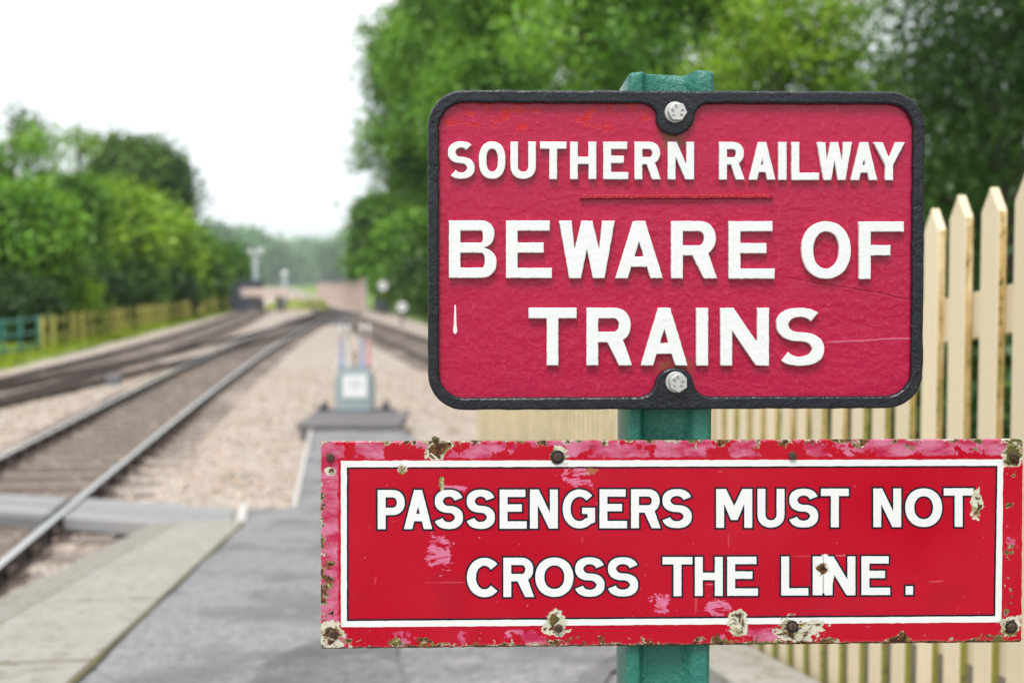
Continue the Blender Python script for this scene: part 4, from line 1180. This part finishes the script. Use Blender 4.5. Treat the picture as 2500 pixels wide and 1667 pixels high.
def arc(cx, cy, rx, ry, a0, a1, n=14, p=2.0):
    out = []
    for i in range(n + 1):
        t = R(a0 + (a1 - a0) * i / n); c, s = math.cos(t), math.sin(t)
        out.append((cx + rx * math.copysign(abs(c) ** (2 / p), c), cy + ry * math.copysign(abs(s) ** (2 / p), s)))
    return out
def sweep(path, th):
    """outline of a stroke; th(i/n) -> thickness"""
    n = len(path); L = []; Rr = []
    for i, (x, y) in enumerate(path):
        x0, y0 = path[max(i - 1, 0)]; x1, y1 = path[min(i + 1, n - 1)]
        dx, dy = x1 - x0, y1 - y0; l = math.hypot(dx, dy) or 1
        nx_, ny_ = -dy / l, dx / l; t = th / 2 if not callable(th) else th(dx / l, dy / l) / 2
        L.append((x + nx_ * t, y + ny_ * t)); Rr.append((x - nx_ * t, y - ny_ * t))
    return L + Rr[::-1]
def glyph(c, w, h, t, th, narrow=False, round_s=False):
    """closed outlines of a block capital in a w x h box; t stem, th bar thickness"""
    if c in 'I.': return [[(0, 0), (w, 0), (w, h), (0, h)]]
    if c == 'T': return [[(w / 2 - t / 2, 0), (w / 2 + t / 2, 0), (w / 2 + t / 2, h - th), (w, h - th), (w, h), (0, h), (0, h - th), (w / 2 - t / 2, h - th)]]
    if c == 'L': return [[(0, 0), (w, 0), (w, th), (t, th), (t, h), (0, h)]]
    if c == 'H':
        m = h * .5; return [[(0, 0), (t, 0), (t, m - th / 2), (w - t, m - th / 2), (w - t, 0), (w, 0), (w, h), (w - t, h), (w - t, m + th / 2), (t, m + th / 2), (t, h), (0, h)]]
    if c in 'EF':
        m = h * .53; r = .82 * w
        if c == 'F':
            m = h * .50; r = .70 * w
            return [[(0, 0), (t, 0), (t, m - th / 2), (r, m - th / 2), (r, m + th / 2), (t, m + th / 2), (t, h - th), (w, h - th), (w, h), (0, h)]]
        return [[(0, 0), (w, 0), (w, th), (t, th), (t, m - th / 2), (r, m - th / 2), (r, m + th / 2), (t, m + th / 2), (t, h - th), (w * .95, h - th), (w * .95, h), (0, h)]]
    if c == 'N': return [[(0, 0), (t, 0), (t, .60 * h), (w - t * 1.12, 0), (w, 0), (w, h), (w - t, h), (w - t, .40 * h), (t * 1.12, h), (0, h)]]
    if c == 'M': return [[(0, 0), (t, 0), (t, .62 * h), (w * .41, .20 * h), (w * .59, .20 * h), (w - t, .62 * h), (w - t, 0), (w, 0), (w, h), (w - t * 1.25, h), (w / 2, .56 * h), (t * 1.25, h), (0, h)]]
    if c == 'W':
        q = t * 1.08; m = t * .92
        return [[(0, h), (.185 * w, 0), (.185 * w + q * .92, 0), (w / 2, .50 * h), (.815 * w - q * .92, 0), (.815 * w, 0), (w, h), (w - q, h), (.72 * w, .50 * h), (w / 2 + m / 2, h), (w / 2 - m / 2, h), (.28 * w, .50 * h), (q, h)]]
    if c == 'Y': return [[(w / 2 - t / 2, 0), (w / 2 + t / 2, 0), (w / 2 + t / 2, .40 * h), (w, h), (w - t * 1.2, h), (w / 2, .585 * h), (t * 1.2, h), (0, h), (w / 2 - t / 2, .40 * h)]]
    if c == 'A':
        aw = t * 1.02; cq = t * 1.06; k = (w / 2 - aw / 2) / h; y0 = .20 * h; y1 = y0 + th * 1.02; yi = (w / 2 - cq) / k
        return [[(0, 0), (cq, 0), (cq + k * y0, y0), (w - cq - k * y0, y0), (w - cq, 0), (w, 0), (w / 2 + aw / 2, h), (w / 2 - aw / 2, h)],
                [(cq + k * y1, y1), (w / 2, min(yi, h * .86)), (w - cq - k * y1, y1)]]
    if c == 'O':
        p = 2.35 if narrow else 2.15
        return [arc(w / 2, h / 2, w / 2, h / 2, 0, 352, 40, p), arc(w / 2, h / 2, w / 2 - t, h / 2 - th, 352, 0, 40, p)]
    if c == 'U':
        ry = min(h * .36, w * .5)
        return [[(0, h), *arc(w / 2, ry, w / 2, ry, 180, 360, 16, 2.2), (w, h), (w - t, h), *arc(w / 2, ry, w / 2 - t, ry - th, 360, 180, 16, 2.2), (t, h)]]
    if c in 'RP':
        y1 = h * (.40 if c == 'R' else .36); ry = (h - y1) / 2; rx = min(ry * 1.0, w * .52); right = w * (.97 if c == 'R' else 1.0); cx = right - rx; cyy = (h + y1) / 2
        hole = [(t, y1 + th), (t, h - th), *arc(cx, cyy, rx - t * 1.0, ry - th, 90, -90, 12, 2.2)]
        if c == 'P': return [[(0, 0), (t, 0), (t, y1), *arc(cx, cyy, rx, ry, -90, 90, 14, 2.2), (0, h)], hole]
        lx = w * .46
        return [[(0, 0), (t, 0), (t, y1), (max(lx, t + 1), y1), (w - t * 1.13, 0), (w, 0), *arc(cx, cyy, rx, ry, -58, 90, 14, 2.2), (0, h)], hole]
    if c == 'B':
        ym = h * .525; ra = (h - ym) / 2; rb = ym / 2; wa = w * .96
        xa = min(ra, w * .5); xb = min(rb, w * .5)
        return [[(0, 0), *arc(w - xb, rb, xb, rb, -90, 78, 12, 2.2), *arc(wa - xa, h - ra, xa, ra, -78, 90, 12, 2.2), (0, h)],
                [(t, th), (t, ym - th * .5), *arc(w - xb, (th * .5 + ym) / 2, xb - t, (ym - th * 1.5) / 2, 90, -90, 10, 2.3)],
                [(t, ym + th * .5), (t, h - th), *arc(wa - xa, (h + ym - th * .5) / 2, xa - t, (h - ym - th * 1.5) / 2, 90, -90, 10, 2.3)]]
    if c == 'C': return [sweep(arc(w * .52, h / 2, w * .52 - t / 2, h / 2 - th / 2, 42, 318, 40, 2.05), lambda dx, dy: t * dy * dy + th * dx * dx)]
    if c == 'G':
        o = sweep(arc(w * .52, h / 2, w * .52 - t / 2, h / 2 - th / 2, 42, 325, 34, 2.1), lambda dx, dy: t * abs(dy) + th * abs(dx))
        return [[*arc(w * .52, h / 2, w * .52, h / 2, 42, 312, 30, 2.1), (w, h * .16), (w, h * .53), (w * .60, h * .53), (w * .60, h * .53 - th * .85), (w - t * .95, h * .53 - th * .85), (w - t * .95, h * .26), *arc(w * .52, h / 2, w * .52 - t, h / 2 - th, 312, 42, 30, 2.1)]]
    if c == 'S':
        tb = th * (.84 if round_s else .92); ryy = (h - tb) / 4; rx = w / 2 - t / 2; a0 = 36 if round_s else 14
        top = arc(w * .5, h - tb / 2 - ryy, rx * .97, ryy, a0, 262, 30, 2.15); bot = arc(w * .5, tb / 2 + ryy, rx, ryy, 82, -180 + a0, 30, 2.15)
        return [sweep(top + bot, lambda dx, dy: (t * dy * dy + tb * dx * dx) * (1 + .12 * abs(2 * dx * dy)))]
    if c == '8':
        return [arc(w / 2, h * .27, w / 2, h * .27, 0, 350, 16) , arc(w / 2, h * .27, w / 2 - t, h * .27 - th, 350, 0, 16), arc(w / 2, h * .76, w * .45, h * .24, 0, 350, 16), arc(w / 2, h * .76, w * .45 - t, h * .24 - th, 350, 0, 16)]
    return []
def resample(loop, step, jit, rnd):
    out = []
    n = len(loop)
    for i in range(n):
        x0, y0 = loop[i]; x1, y1 = loop[(i + 1) % n]; L = math.hypot(x1 - x0, y1 - y0); k = max(1, int(L / step))
        for j in range(k):
            t = j / k; out.append((x0 + (x1 - x0) * t + rnd.gauss(0, jit), y0 + (y1 - y0) * t + rnd.gauss(0, jit)))
    return out
PEND = []
def outline_obj(name, loops, depth, bevel, y, mat, parent, expand=0.0):
    """2D outlines (metres, in the plane of the sign) -> solid; front faces -y. Converted to mesh in one go below."""
    cu = bpy.data.curves.new(name, 'CURVE'); cu.dimensions = '2D'; cu.fill_mode = 'BOTH'
    for lp in loops:
        sp = cu.splines.new('POLY'); sp.points.add(len(lp) - 1)
        for i, (x, z) in enumerate(lp): sp.points[i].co = (x, z, 0, 1)
        sp.use_cyclic_u = True
    cu.extrude = max(0.0, depth / 2 - bevel); cu.bevel_depth = bevel; cu.bevel_resolution = 1; cu.offset = expand - bevel
    o = bpy.data.objects.new(name, cu); link(o)
    PEND.append((o, name, y + depth / 2, mat, parent))
    return len(PEND) - 1
def flush():
    bpy.context.view_layer.update()
    dg = bpy.context.evaluated_depsgraph_get(); res = []
    for o, name, yc, mat, parent in PEND:
        me = bpy.data.meshes.new_from_object(o.evaluated_get(dg))
        nv = len(me.vertices); c = np.zeros(nv * 3, np.float32); me.vertices.foreach_get('co', c); c = c.reshape(-1, 3)
        c2 = np.stack([c[:, 0], yc - c[:, 2], c[:, 1]], -1)
        me.vertices.foreach_set('co', c2.ravel().astype(np.float32)); me.update()
        me.materials.clear(); me.materials.append(mat); me.name = name
        res.append((me, name, parent))
    for o, *_ in PEND:
        cu = o.data; bpy.data.objects.remove(o); bpy.data.curves.remove(cu)
    out = []
    for me, name, parent in res:
        q = bpy.data.objects.new(name, me)
        if isinstance(parent, int): link(q, out[parent])
        else: link(q, parent)
        out.append(q)
    PEND.clear()
    return out

rnd = random.Random(3)
# ---- upper, cast iron
ub, vb = uv(1648, 1000)[0], uv(1648, 998)[1]
cast = empty('cast_iron_sign', P0 + e1 * ub + Vector((0, 0, vb)), 'red cast iron sign with black rim and raised white letters on the green post', 'sign', rz=YAW)
def q1(px, py):
    u, v = uv(px, py); return (u - ub, v - vb)
def loc_loop(px_loop, fn): return [fn(x, y) for x, y in px_loop]
def rrect(x0, y0, x1, y1, r, n=8):
    return arc(x0 + r, y0 + r, r, r, 180, 270, n) + arc(x1 - r, y0 + r, r, r, 270, 360, n) + arc(x1 - r, y1 - r, r, r, 0, 90, n) + arc(x0 + r, y1 - r, r, r, 90, 180, n)
# pixel space, y down; corners taken from the four measured edges
def warp(x, y):   # ideal rectangle 1045..2255 x 222..1000 to the photographed one: right side a little shorter
    f = (x - 1045) / 1210.0
    yy = y + f * (4.5 - 9.5 * (y - 222) / 778.0)
    xx = x - f * 7.0 * (y - 222) / 778.0
    return xx, yy
outer = [warp(x, y) for x, y in resample(rrect(1045, 222, 2255, 1000, 88, 10), 22, 0.5, rnd)]
inn = []
r = 62; x0, x1, y0, y1 = 1072, 2227, 252, 970
lt, lb_ = 1646, 1648
inn += arc(x0 + r, y0 + r, r, r, 180, 270, 8)
inn += arc(lt - 82, y0 + 40, 40, 40, 270, 338, 5) + arc(lt, 287, 46, 43, 170, 10, 9) + arc(lt + 86, y0 + 42, 40, 42, 202, 270, 5)
inn += arc(x1 - r, y0 + r, r, r, 270, 360, 8) + arc(x1 - r, y1 - r, r, r, 0, 90, 8)
inn += arc(lb_ + 86, y1 - 42, 40, 42, 90, 158, 5) + arc(lb_, 938, 46, 40, -10, -170, 9) + arc(lb_ - 86, y1 - 42, 40, 42, 22, 90, 5)
inn += arc(x0 + r, y1 - r, r, r, 90, 180, 8)
inner = [warp(x, y) for x, y in resample(inn, 22, 0.5, rnd)]
outline_obj('plate', [loc_loop(outer, q1)], 0.008, 0.001, 0.0, M['cast_red'], cast, expand=-0.0008)
outline_obj('rim', [loc_loop(outer, q1), loc_loop(inner, q1)], 0.0145, 0.0022, -0.0065, M['cast_black'], cast)
def put_letter(c, x0, x1, yt, yb, t, th, fn, jit, depth, y, mat, parent, bevel, name='letter', narrow=False, expand=0.0, step=5):
    w, h = x1 - x0, yb - yt
    loops = [resample(lp, step, jit, rnd) if jit else lp for lp in glyph(c, w, h, t, th, narrow, parent is cast)]
    loops = [[fn(x0 + x, yb - yy) for x, yy in lp] for lp in loops]
    return outline_obj(name, loops, depth, bevel, y, mat, parent, expand)
def rowy(x, a, b, x0=1093, x1=2205): return a + (b - a) * (x - x0) / (x1 - x0)
row1 = [('S', 1093, 1159), ('O', 1169, 1234), ('U', 1246, 1308), ('T', 1318, 1382), ('H', 1391, 1455), ('E', 1472, 1533), ('R', 1548, 1612), ('N', 1629, 1693),
        ('R', 1754, 1816), ('A', 1826, 1891), ('I', 1898, 1918), ('L', 1930, 1997), ('W', 1992, 2077), ('A', 2074, 2139), ('Y', 2129, 2206)]
for c, x0_, x1_ in row1:
    put_letter(c, x0_, x1_, rowy(x0_, 347, 349), rowy(x0_, 438, 442), 19 if c not in 'SOU' else 18.5, 18, q1, 0.22, 0.0055, -0.0050, M['letter_white'], cast, 0.0007, narrow=True)
row2 = [('B', 1096, 1212), ('E', 1235, 1347), ('W', 1364, 1500), ('A', 1501, 1617), ('R', 1637, 1749), ('E', 1777, 1889), ('O', 1954, 2074), ('F', 2094, 2203)]
for c, x0_, x1_ in row2:
    put_letter(c, x0_, x1_, rowy(x0_, 539, 542), rowy(x0_, 679, 682), 28.5, 25, q1, 0.28, 0.006, -0.0055, M['letter_white'], cast, 0.0008)
row3 = [('T', 1290, 1407), ('R', 1431, 1542), ('A', 1563, 1677), ('I', 1698, 1727), ('N', 1757, 1875), ('S', 1892, 2009)]
for c, x0_, x1_ in row3:
    put_letter(c, x0_, x1_, rowy(x0_, 751, 752), rowy(x0_, 891, 893), 28.5, 26, q1, 0.28, 0.006, -0.0055, M['letter_white'], cast, 0.0008)
outline_obj('rule', [loc_loop(resample([(1415, 486.5), (1418, 475.5), (1884, 474.5), (1886, 485.5)], 14, 0.5, rnd), q1)], 0.0045, 0.0012, -0.0040, M['rule_red'], cast)
# drip of white paint
outline_obj('paint_drip', [loc_loop([(1110, 744), (1113, 745), (1114, 770), (1114.5, 792), (1116.5, 806), (1115, 813), (1111, 816), (1107, 812), (1106, 805), (1108, 792), (1108.5, 770)], q1)], 0.0012, 0.0003, -0.0008, M['letter_white'], cast)
def hex_loop(cx, cy, r, a0): return [(cx + r * math.cos(R(a0 + 60 * i)), cy + r * math.sin(R(a0 + 60 * i))) for i in range(6)]
for (bx_, by_, a0, marks) in ((1647, 278, 4, (('S', -4, -13, 0), ('B', -12, -3, -40), ('Y', -9, 9, -70), ('8', 11, -3, 78), ('8', 9, 8, 100))), (1649, 932, 27, (('S', -2, -13, 0), ('B', -10, -7, -35), ('Y', -9, 7, -60), ('8', 10, -3, 75), ('8', 7, 7, 100)))):
    w_i = outline_obj('washer', [loc_loop(arc(bx_ - 1.5, by_ - 1, 25.5, 25.5, 0, 352, 36), q1)], 0.0022, 0.0004, -0.0088, M['zinc'], cast)
    h_i = outline_obj('bolt_head', [loc_loop(hex_loop(bx_ + 1.5, by_, 23.5, a0), q1)], 0.0075, 0.0007, -0.0165, M['zinc'], cast)
    loops = []
    for ch, dx_, dy_, an_ in marks:
        for lp in glyph(ch, 5.2, 7.5, 1.3, 1.3):
            ca_a, sa_a = math.cos(R(an_)), math.sin(R(an_)); L = []
            for x, y in lp:
                x -= 2.6; y = -(y - 3.75)
                L.append((bx_ + 1.5 + dx_ + x * ca_a - y * sa_a, by_ + dy_ + x * sa_a + y * ca_a))
            loops.append(loc_loop(L, q1))
    outline_obj('stamped_marks', loops, 0.0004, 0.0, -0.0168, M['stamp'], h_i)

# ---- lower, enamel
ue, ve = (uv(783, 1584)[0] + uv(2496, 1568)[0]) / 2, (uv(783, 1584)[1] + uv(2496, 1568)[1]) / 2
enam = empty('enamel_sign', P0 + e1 * ue + Vector((0, 0, ve)) + e2 * 0.0015, 'wide chipped red enamel sign with white border and black-edged white lettering, below the cast sign', 'sign', rz=YAW)
def q2(px, py):
    u, v = uv(px, py); return (u - ue, v - ve)
c00, c10, c11, c01 = q2(783, 1584), q2(2496, 1568), q2(2499.5, 1072), q2(783, 1078)
EW = (c10[0] + c11[0] - c00[0] - c01[0]) / 2; EH = (c11[1] + c01[1] - c00[1] - c10[1]) / 2
for (px_, py_, rpx, rpy, kind) in ((1355, 1520, 30, 28, 'chip'), (1800, 1525, 22, 34, 'chip'), (1940, 1535, 58, 32, 'chip'), (2474, 1105, 26, 36, 'rust'), (2466, 1532, 30, 28, 'chip'),
        (812, 1550, 30, 30, 'chip'), (1361, 1112, 26, 20, 'chip'), (2385, 1235, 14, 34, 'chip'), (2008, 1388, 13, 22, 'rust'), (2013, 1402, 26, 46, 'white'), (983, 1150, 11, 14, 'chip'),
        (1078, 1180, 9, 20, 'chip'), (1450, 1148, 18, 12, 'stain'), (1075, 1352, 32, 32, 'pink'), (1755, 1478, 34, 22, 'pink'), (1610, 1480, 22, 26, 'pink'), (1410, 1165, 30, 26, 'pink'), (1100, 1195, 40, 16, 'pink'),
        (1075, 1095, 30, 22, 'rust'), (806, 1150, 9, 9, 'chip')):
    u_, v_ = q2(px_, py_); BLOBS.append((u_, v_, rpx / PXM, rpy / PXM, kind))
def enamel(name, col, letter):
    s = Sh(name); return wear(s, col, letter)
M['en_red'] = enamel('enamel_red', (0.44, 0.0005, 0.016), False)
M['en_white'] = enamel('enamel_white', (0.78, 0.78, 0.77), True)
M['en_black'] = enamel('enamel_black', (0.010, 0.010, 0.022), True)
rim = resample([(787, 1584), (2491, 1568), (2496, 1563), (2499.5, 1076), (2496, 1072), (787, 1078), (783, 1082), (783, 1580)], 9, 0.45, rnd)
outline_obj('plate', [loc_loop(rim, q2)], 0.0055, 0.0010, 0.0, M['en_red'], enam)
ib = [(846.5, 1516), (2431, 1504), (2436.5, 1137), (846.5, 1140.5)]
ob = [(832, 1531), (2446, 1519), (2450.5, 1121.5), (832, 1125)]
ki = [(851, 1511.5), (2426.5, 1499.5), (2432, 1141), (851, 1144.5)]
rs = lambda L, j=0.35: resample(L, 12, j, rnd)
outline_obj('border_line', [loc_loop(rs(ob), q2), loc_loop(rs(ib, .2), q2)], 0.0004, 0.0, -0.0003, M['en_white'], enam)
outline_obj('border_line', [loc_loop(rs(ib, .2), q2), loc_loop(rs(ki, .3), q2)], 0.0004, 0.0, -0.0002, M['en_black'], enam)
def t1(x): return 1196 + (1191.5 - 1196) * (x - 921) / (2378 - 921)
def b1(x): return 1291.5 + (1285.5 - 1291.5) * (x - 921) / (2378 - 921)
def t2(x): return 1361.5 + (1357 - 1361.5) * (x - 1139) / (2230 - 1139)
def b2(x): return 1457.5 + (1451.5 - 1457.5) * (x - 1139) / (2230 - 1139)
e1row = [('P', 922, 988), ('A', 986, 1055), ('S', 1061, 1130), ('S', 1139, 1208), ('E', 1220, 1286), ('N', 1294, 1362), ('G', 1374, 1453), ('E', 1464, 1531), ('R', 1541, 1613), ('S', 1617, 1689),
         ('M', 1749, 1837), ('U', 1850, 1916), ('S', 1927, 1998), ('T', 2005, 2073), ('N', 2133, 2201), ('O', 2211, 2301), ('T', 2305, 2378)]
e2row = [('C', 1140, 1222), ('R', 1229, 1304), ('O', 1307, 1400), ('S', 1404, 1476), ('S', 1484, 1558), ('T', 1618, 1691), ('H', 1697, 1765), ('E', 1776, 1851), ('L', 1908, 1974), ('I', 1985, 2008), ('N', 2014, 2089), ('E', 2104, 2174), ('.', 2212, 2230)]
for row, ft, fb in ((e1row, t1, b1), (e2row, t2, b2)):
    for c, x0_, x1_ in row:
        yt_, yb_ = ft(x0_), fb(x0_)
        if c == '.': yt_ = yb_ - 21
        st_ = 22 if c in 'CO' else 19.2; tb_ = 19 if c in 'CO' else 17.8
        L_ = put_letter(c, x0_, x1_, yt_, yb_, st_, tb_, q2, 0.12, 0.0004, -0.00045, M['en_white'], enam, 0.0)
        w_, h_ = x1_ - x0_, yb_ - yt_
        put_letter(c, x0_, x1_, yt_, yb_, st_, tb_, q2, 0.0, 0.0004, -0.00020, M['en_black'], L_, 0.0, name='letter_outline', expand=4.6 / PXM)
screw_m = plain('rusty_screw', (0.10, 0.055, 0.035), 0.7, metal=0.3, var=0.5, scale=150)
rub = plain('black_washer', (0.018, 0.018, 0.02), 0.5)
for (sx_, sy_, wsh) in ((806, 1116, 0), (1361, 1116, 17), (1935, 1112, 0), (2474, 1112, 0), (812, 1547, 0), (1364, 1533, 0), (1935, 1529, 15), (2470, 1530, 15)):
    if wsh: outline_obj('washer', [loc_loop(arc(sx_, sy_, wsh, wsh, 0, 350, 24), q2)], 0.0018, 0.0004, -0.0014, rub, enam)
    si = outline_obj('screw', [loc_loop(arc(sx_, sy_, 10, 10, 0, 350, 18), q2)], 0.0042, 0.0013, -0.0034, screw_m, enam)
    an_ = R(rnd.uniform(0, 180)); ca_a, sa_a = math.cos(an_) * 8, math.sin(an_) * 8; nx_, ny_ = -math.sin(an_) * 1.4, math.cos(an_) * 1.4
    outline_obj('slot', [loc_loop([(sx_ - ca_a + nx_, sy_ - sa_a + ny_), (sx_ - ca_a - nx_, sy_ - sa_a - ny_), (sx_ + ca_a - nx_, sy_ + sa_a - ny_), (sx_ + ca_a + nx_, sy_ + sa_a + ny_)], q2)], 0.0003, 0.0, -0.0036, rub, si)
flush()
# tuft of moss on the top edge of the enamel sign
u_, v_ = q2(1061, 1074)
MB().sphere((u_, 0.002, v_ + 0.0012), 0.0030, 8, 6, (1.1, 1, 0.9)).sphere((u_ + 0.003, 0.002, v_ + 0.0004), 0.0022, 8, 6).build('moss_tuft', M['moss'], enam, smooth=True)

# ---- green post
def sign_post():
    xl, xr = uv(1534, 1030)[0], uv(1742, 1030)[0]
    zt = uv(1640, 178)[1]; base_z = 1.12
    cx = (xl + xr) / 2; W = xr - xl
    org = P0 + e1 * cx + e2 * 0.0085; org.z = base_z
    root = bpy.data.objects.new('sign_post', None); root.location = org; root.rotation_euler = (0, 0, YAW); link(root)
    tag(root, 'green painted steel post carrying both red signs', 'post')
    hw = W / 2; D = 0.088; rec = 0.013
    sec = [(-hw, D), (-hw, 0.004), (-hw + 0.003, 0.0), (-hw + 0.013, 0.0)]
    for i in range(1, 6): t = i / 5; sec.append((-hw + 0.013 + 0.008 * t, rec * (3 * t * t - 2 * t ** 3)))
    for i in range(0, 7): t = i / 6; sec.append((hw - 0.032 + 0.016 * t, rec * (1 - (3 * t * t - 2 * t ** 3))))
    sec += [(hw - 0.004, 0.0), (hw, 0.004), (hw, D)]
    ztop = P0.z + zt - base_z
    zs = list(np.linspace(0, ztop - 0.06, 26)) + [ztop - 0.03, ztop - 0.010, ztop - 0.002, ztop]
    v = []; f = []; k = len(sec); rr = random.Random(9)
    bumpz = lambda x, y: 0.0030 * math.exp(-((x + hw - 0.012) / 0.012) ** 2) + 0.0042 * math.exp(-((x - hw + 0.010) / 0.022) ** 2) - 0.0014 * math.exp(-((x - 0.008) / 0.01) ** 2) - 0.004 * max(0, y / D) * (1 if x < -hw + 0.002 else 0)
    for j, z in enumerate(zs):
        fz = max(0.0, (z - (ztop - 0.03)) / 0.03)
        ins = 0.0016 * max(0, (z - (ztop - 0.002)) / 0.002)
        for x, y in sec:
            v.append((x * (1 - ins / hw), y + ins, z + fz * bumpz(x, y) + fz * rr.gauss(0, 0.0003)))
    for j in range(len(zs) - 1):
        for i in range(k):
            i2 = (i + 1) % k; f.append((j * k + i, j * k + i2, (j + 1) * k + i2, (j + 1) * k + i))
    f.append(tuple((len(zs) - 1) * k + i for i in range(k)))
    o = mesh_obj('post_shaft', v, f, M['post'], root, smooth=True)
    o.data.materials.append(M['post_side'])
    for p_ in o.data.polygons:
        if abs(p_.normal.x) > 0.9: p_.material_index = 1
    o.data.update()
    try:
        m = o.modifiers.new('edges', 'EDGE_SPLIT'); m.split_angle = R(42)
    except Exception: pass
    MB().box((0, 0.045, 0.01), (0.18, 0.18, 0.04)).build('foot_plate', M['post'], root, bevel=0.006)
sign_post()

# ================================================================== AIR
hz = MB().box((-120, 770, 34), (1500, 1700, 74)).build('haze', None)
hz['kind'] = 'stuff'; hz['label'] = 'thin pale summer haze in the distance'
hm = bpy.data.materials.new('haze_air'); hm.use_nodes = True
hm.node_tree.nodes.clear()
ho = hm.node_tree.nodes.new('ShaderNodeOutputMaterial'); hv = hm.node_tree.nodes.new('ShaderNodeVolumePrincipled')
hv.inputs['Color'].default_value = (0.93, 0.97, 1.0, 1); hv.inputs['Density'].default_value = 0.0003; hv.inputs['Anisotropy'].default_value = 0.2
hm.node_tree.links.new(hv.outputs[0], ho.inputs['Volume'])
hz.data.materials.append(hm)
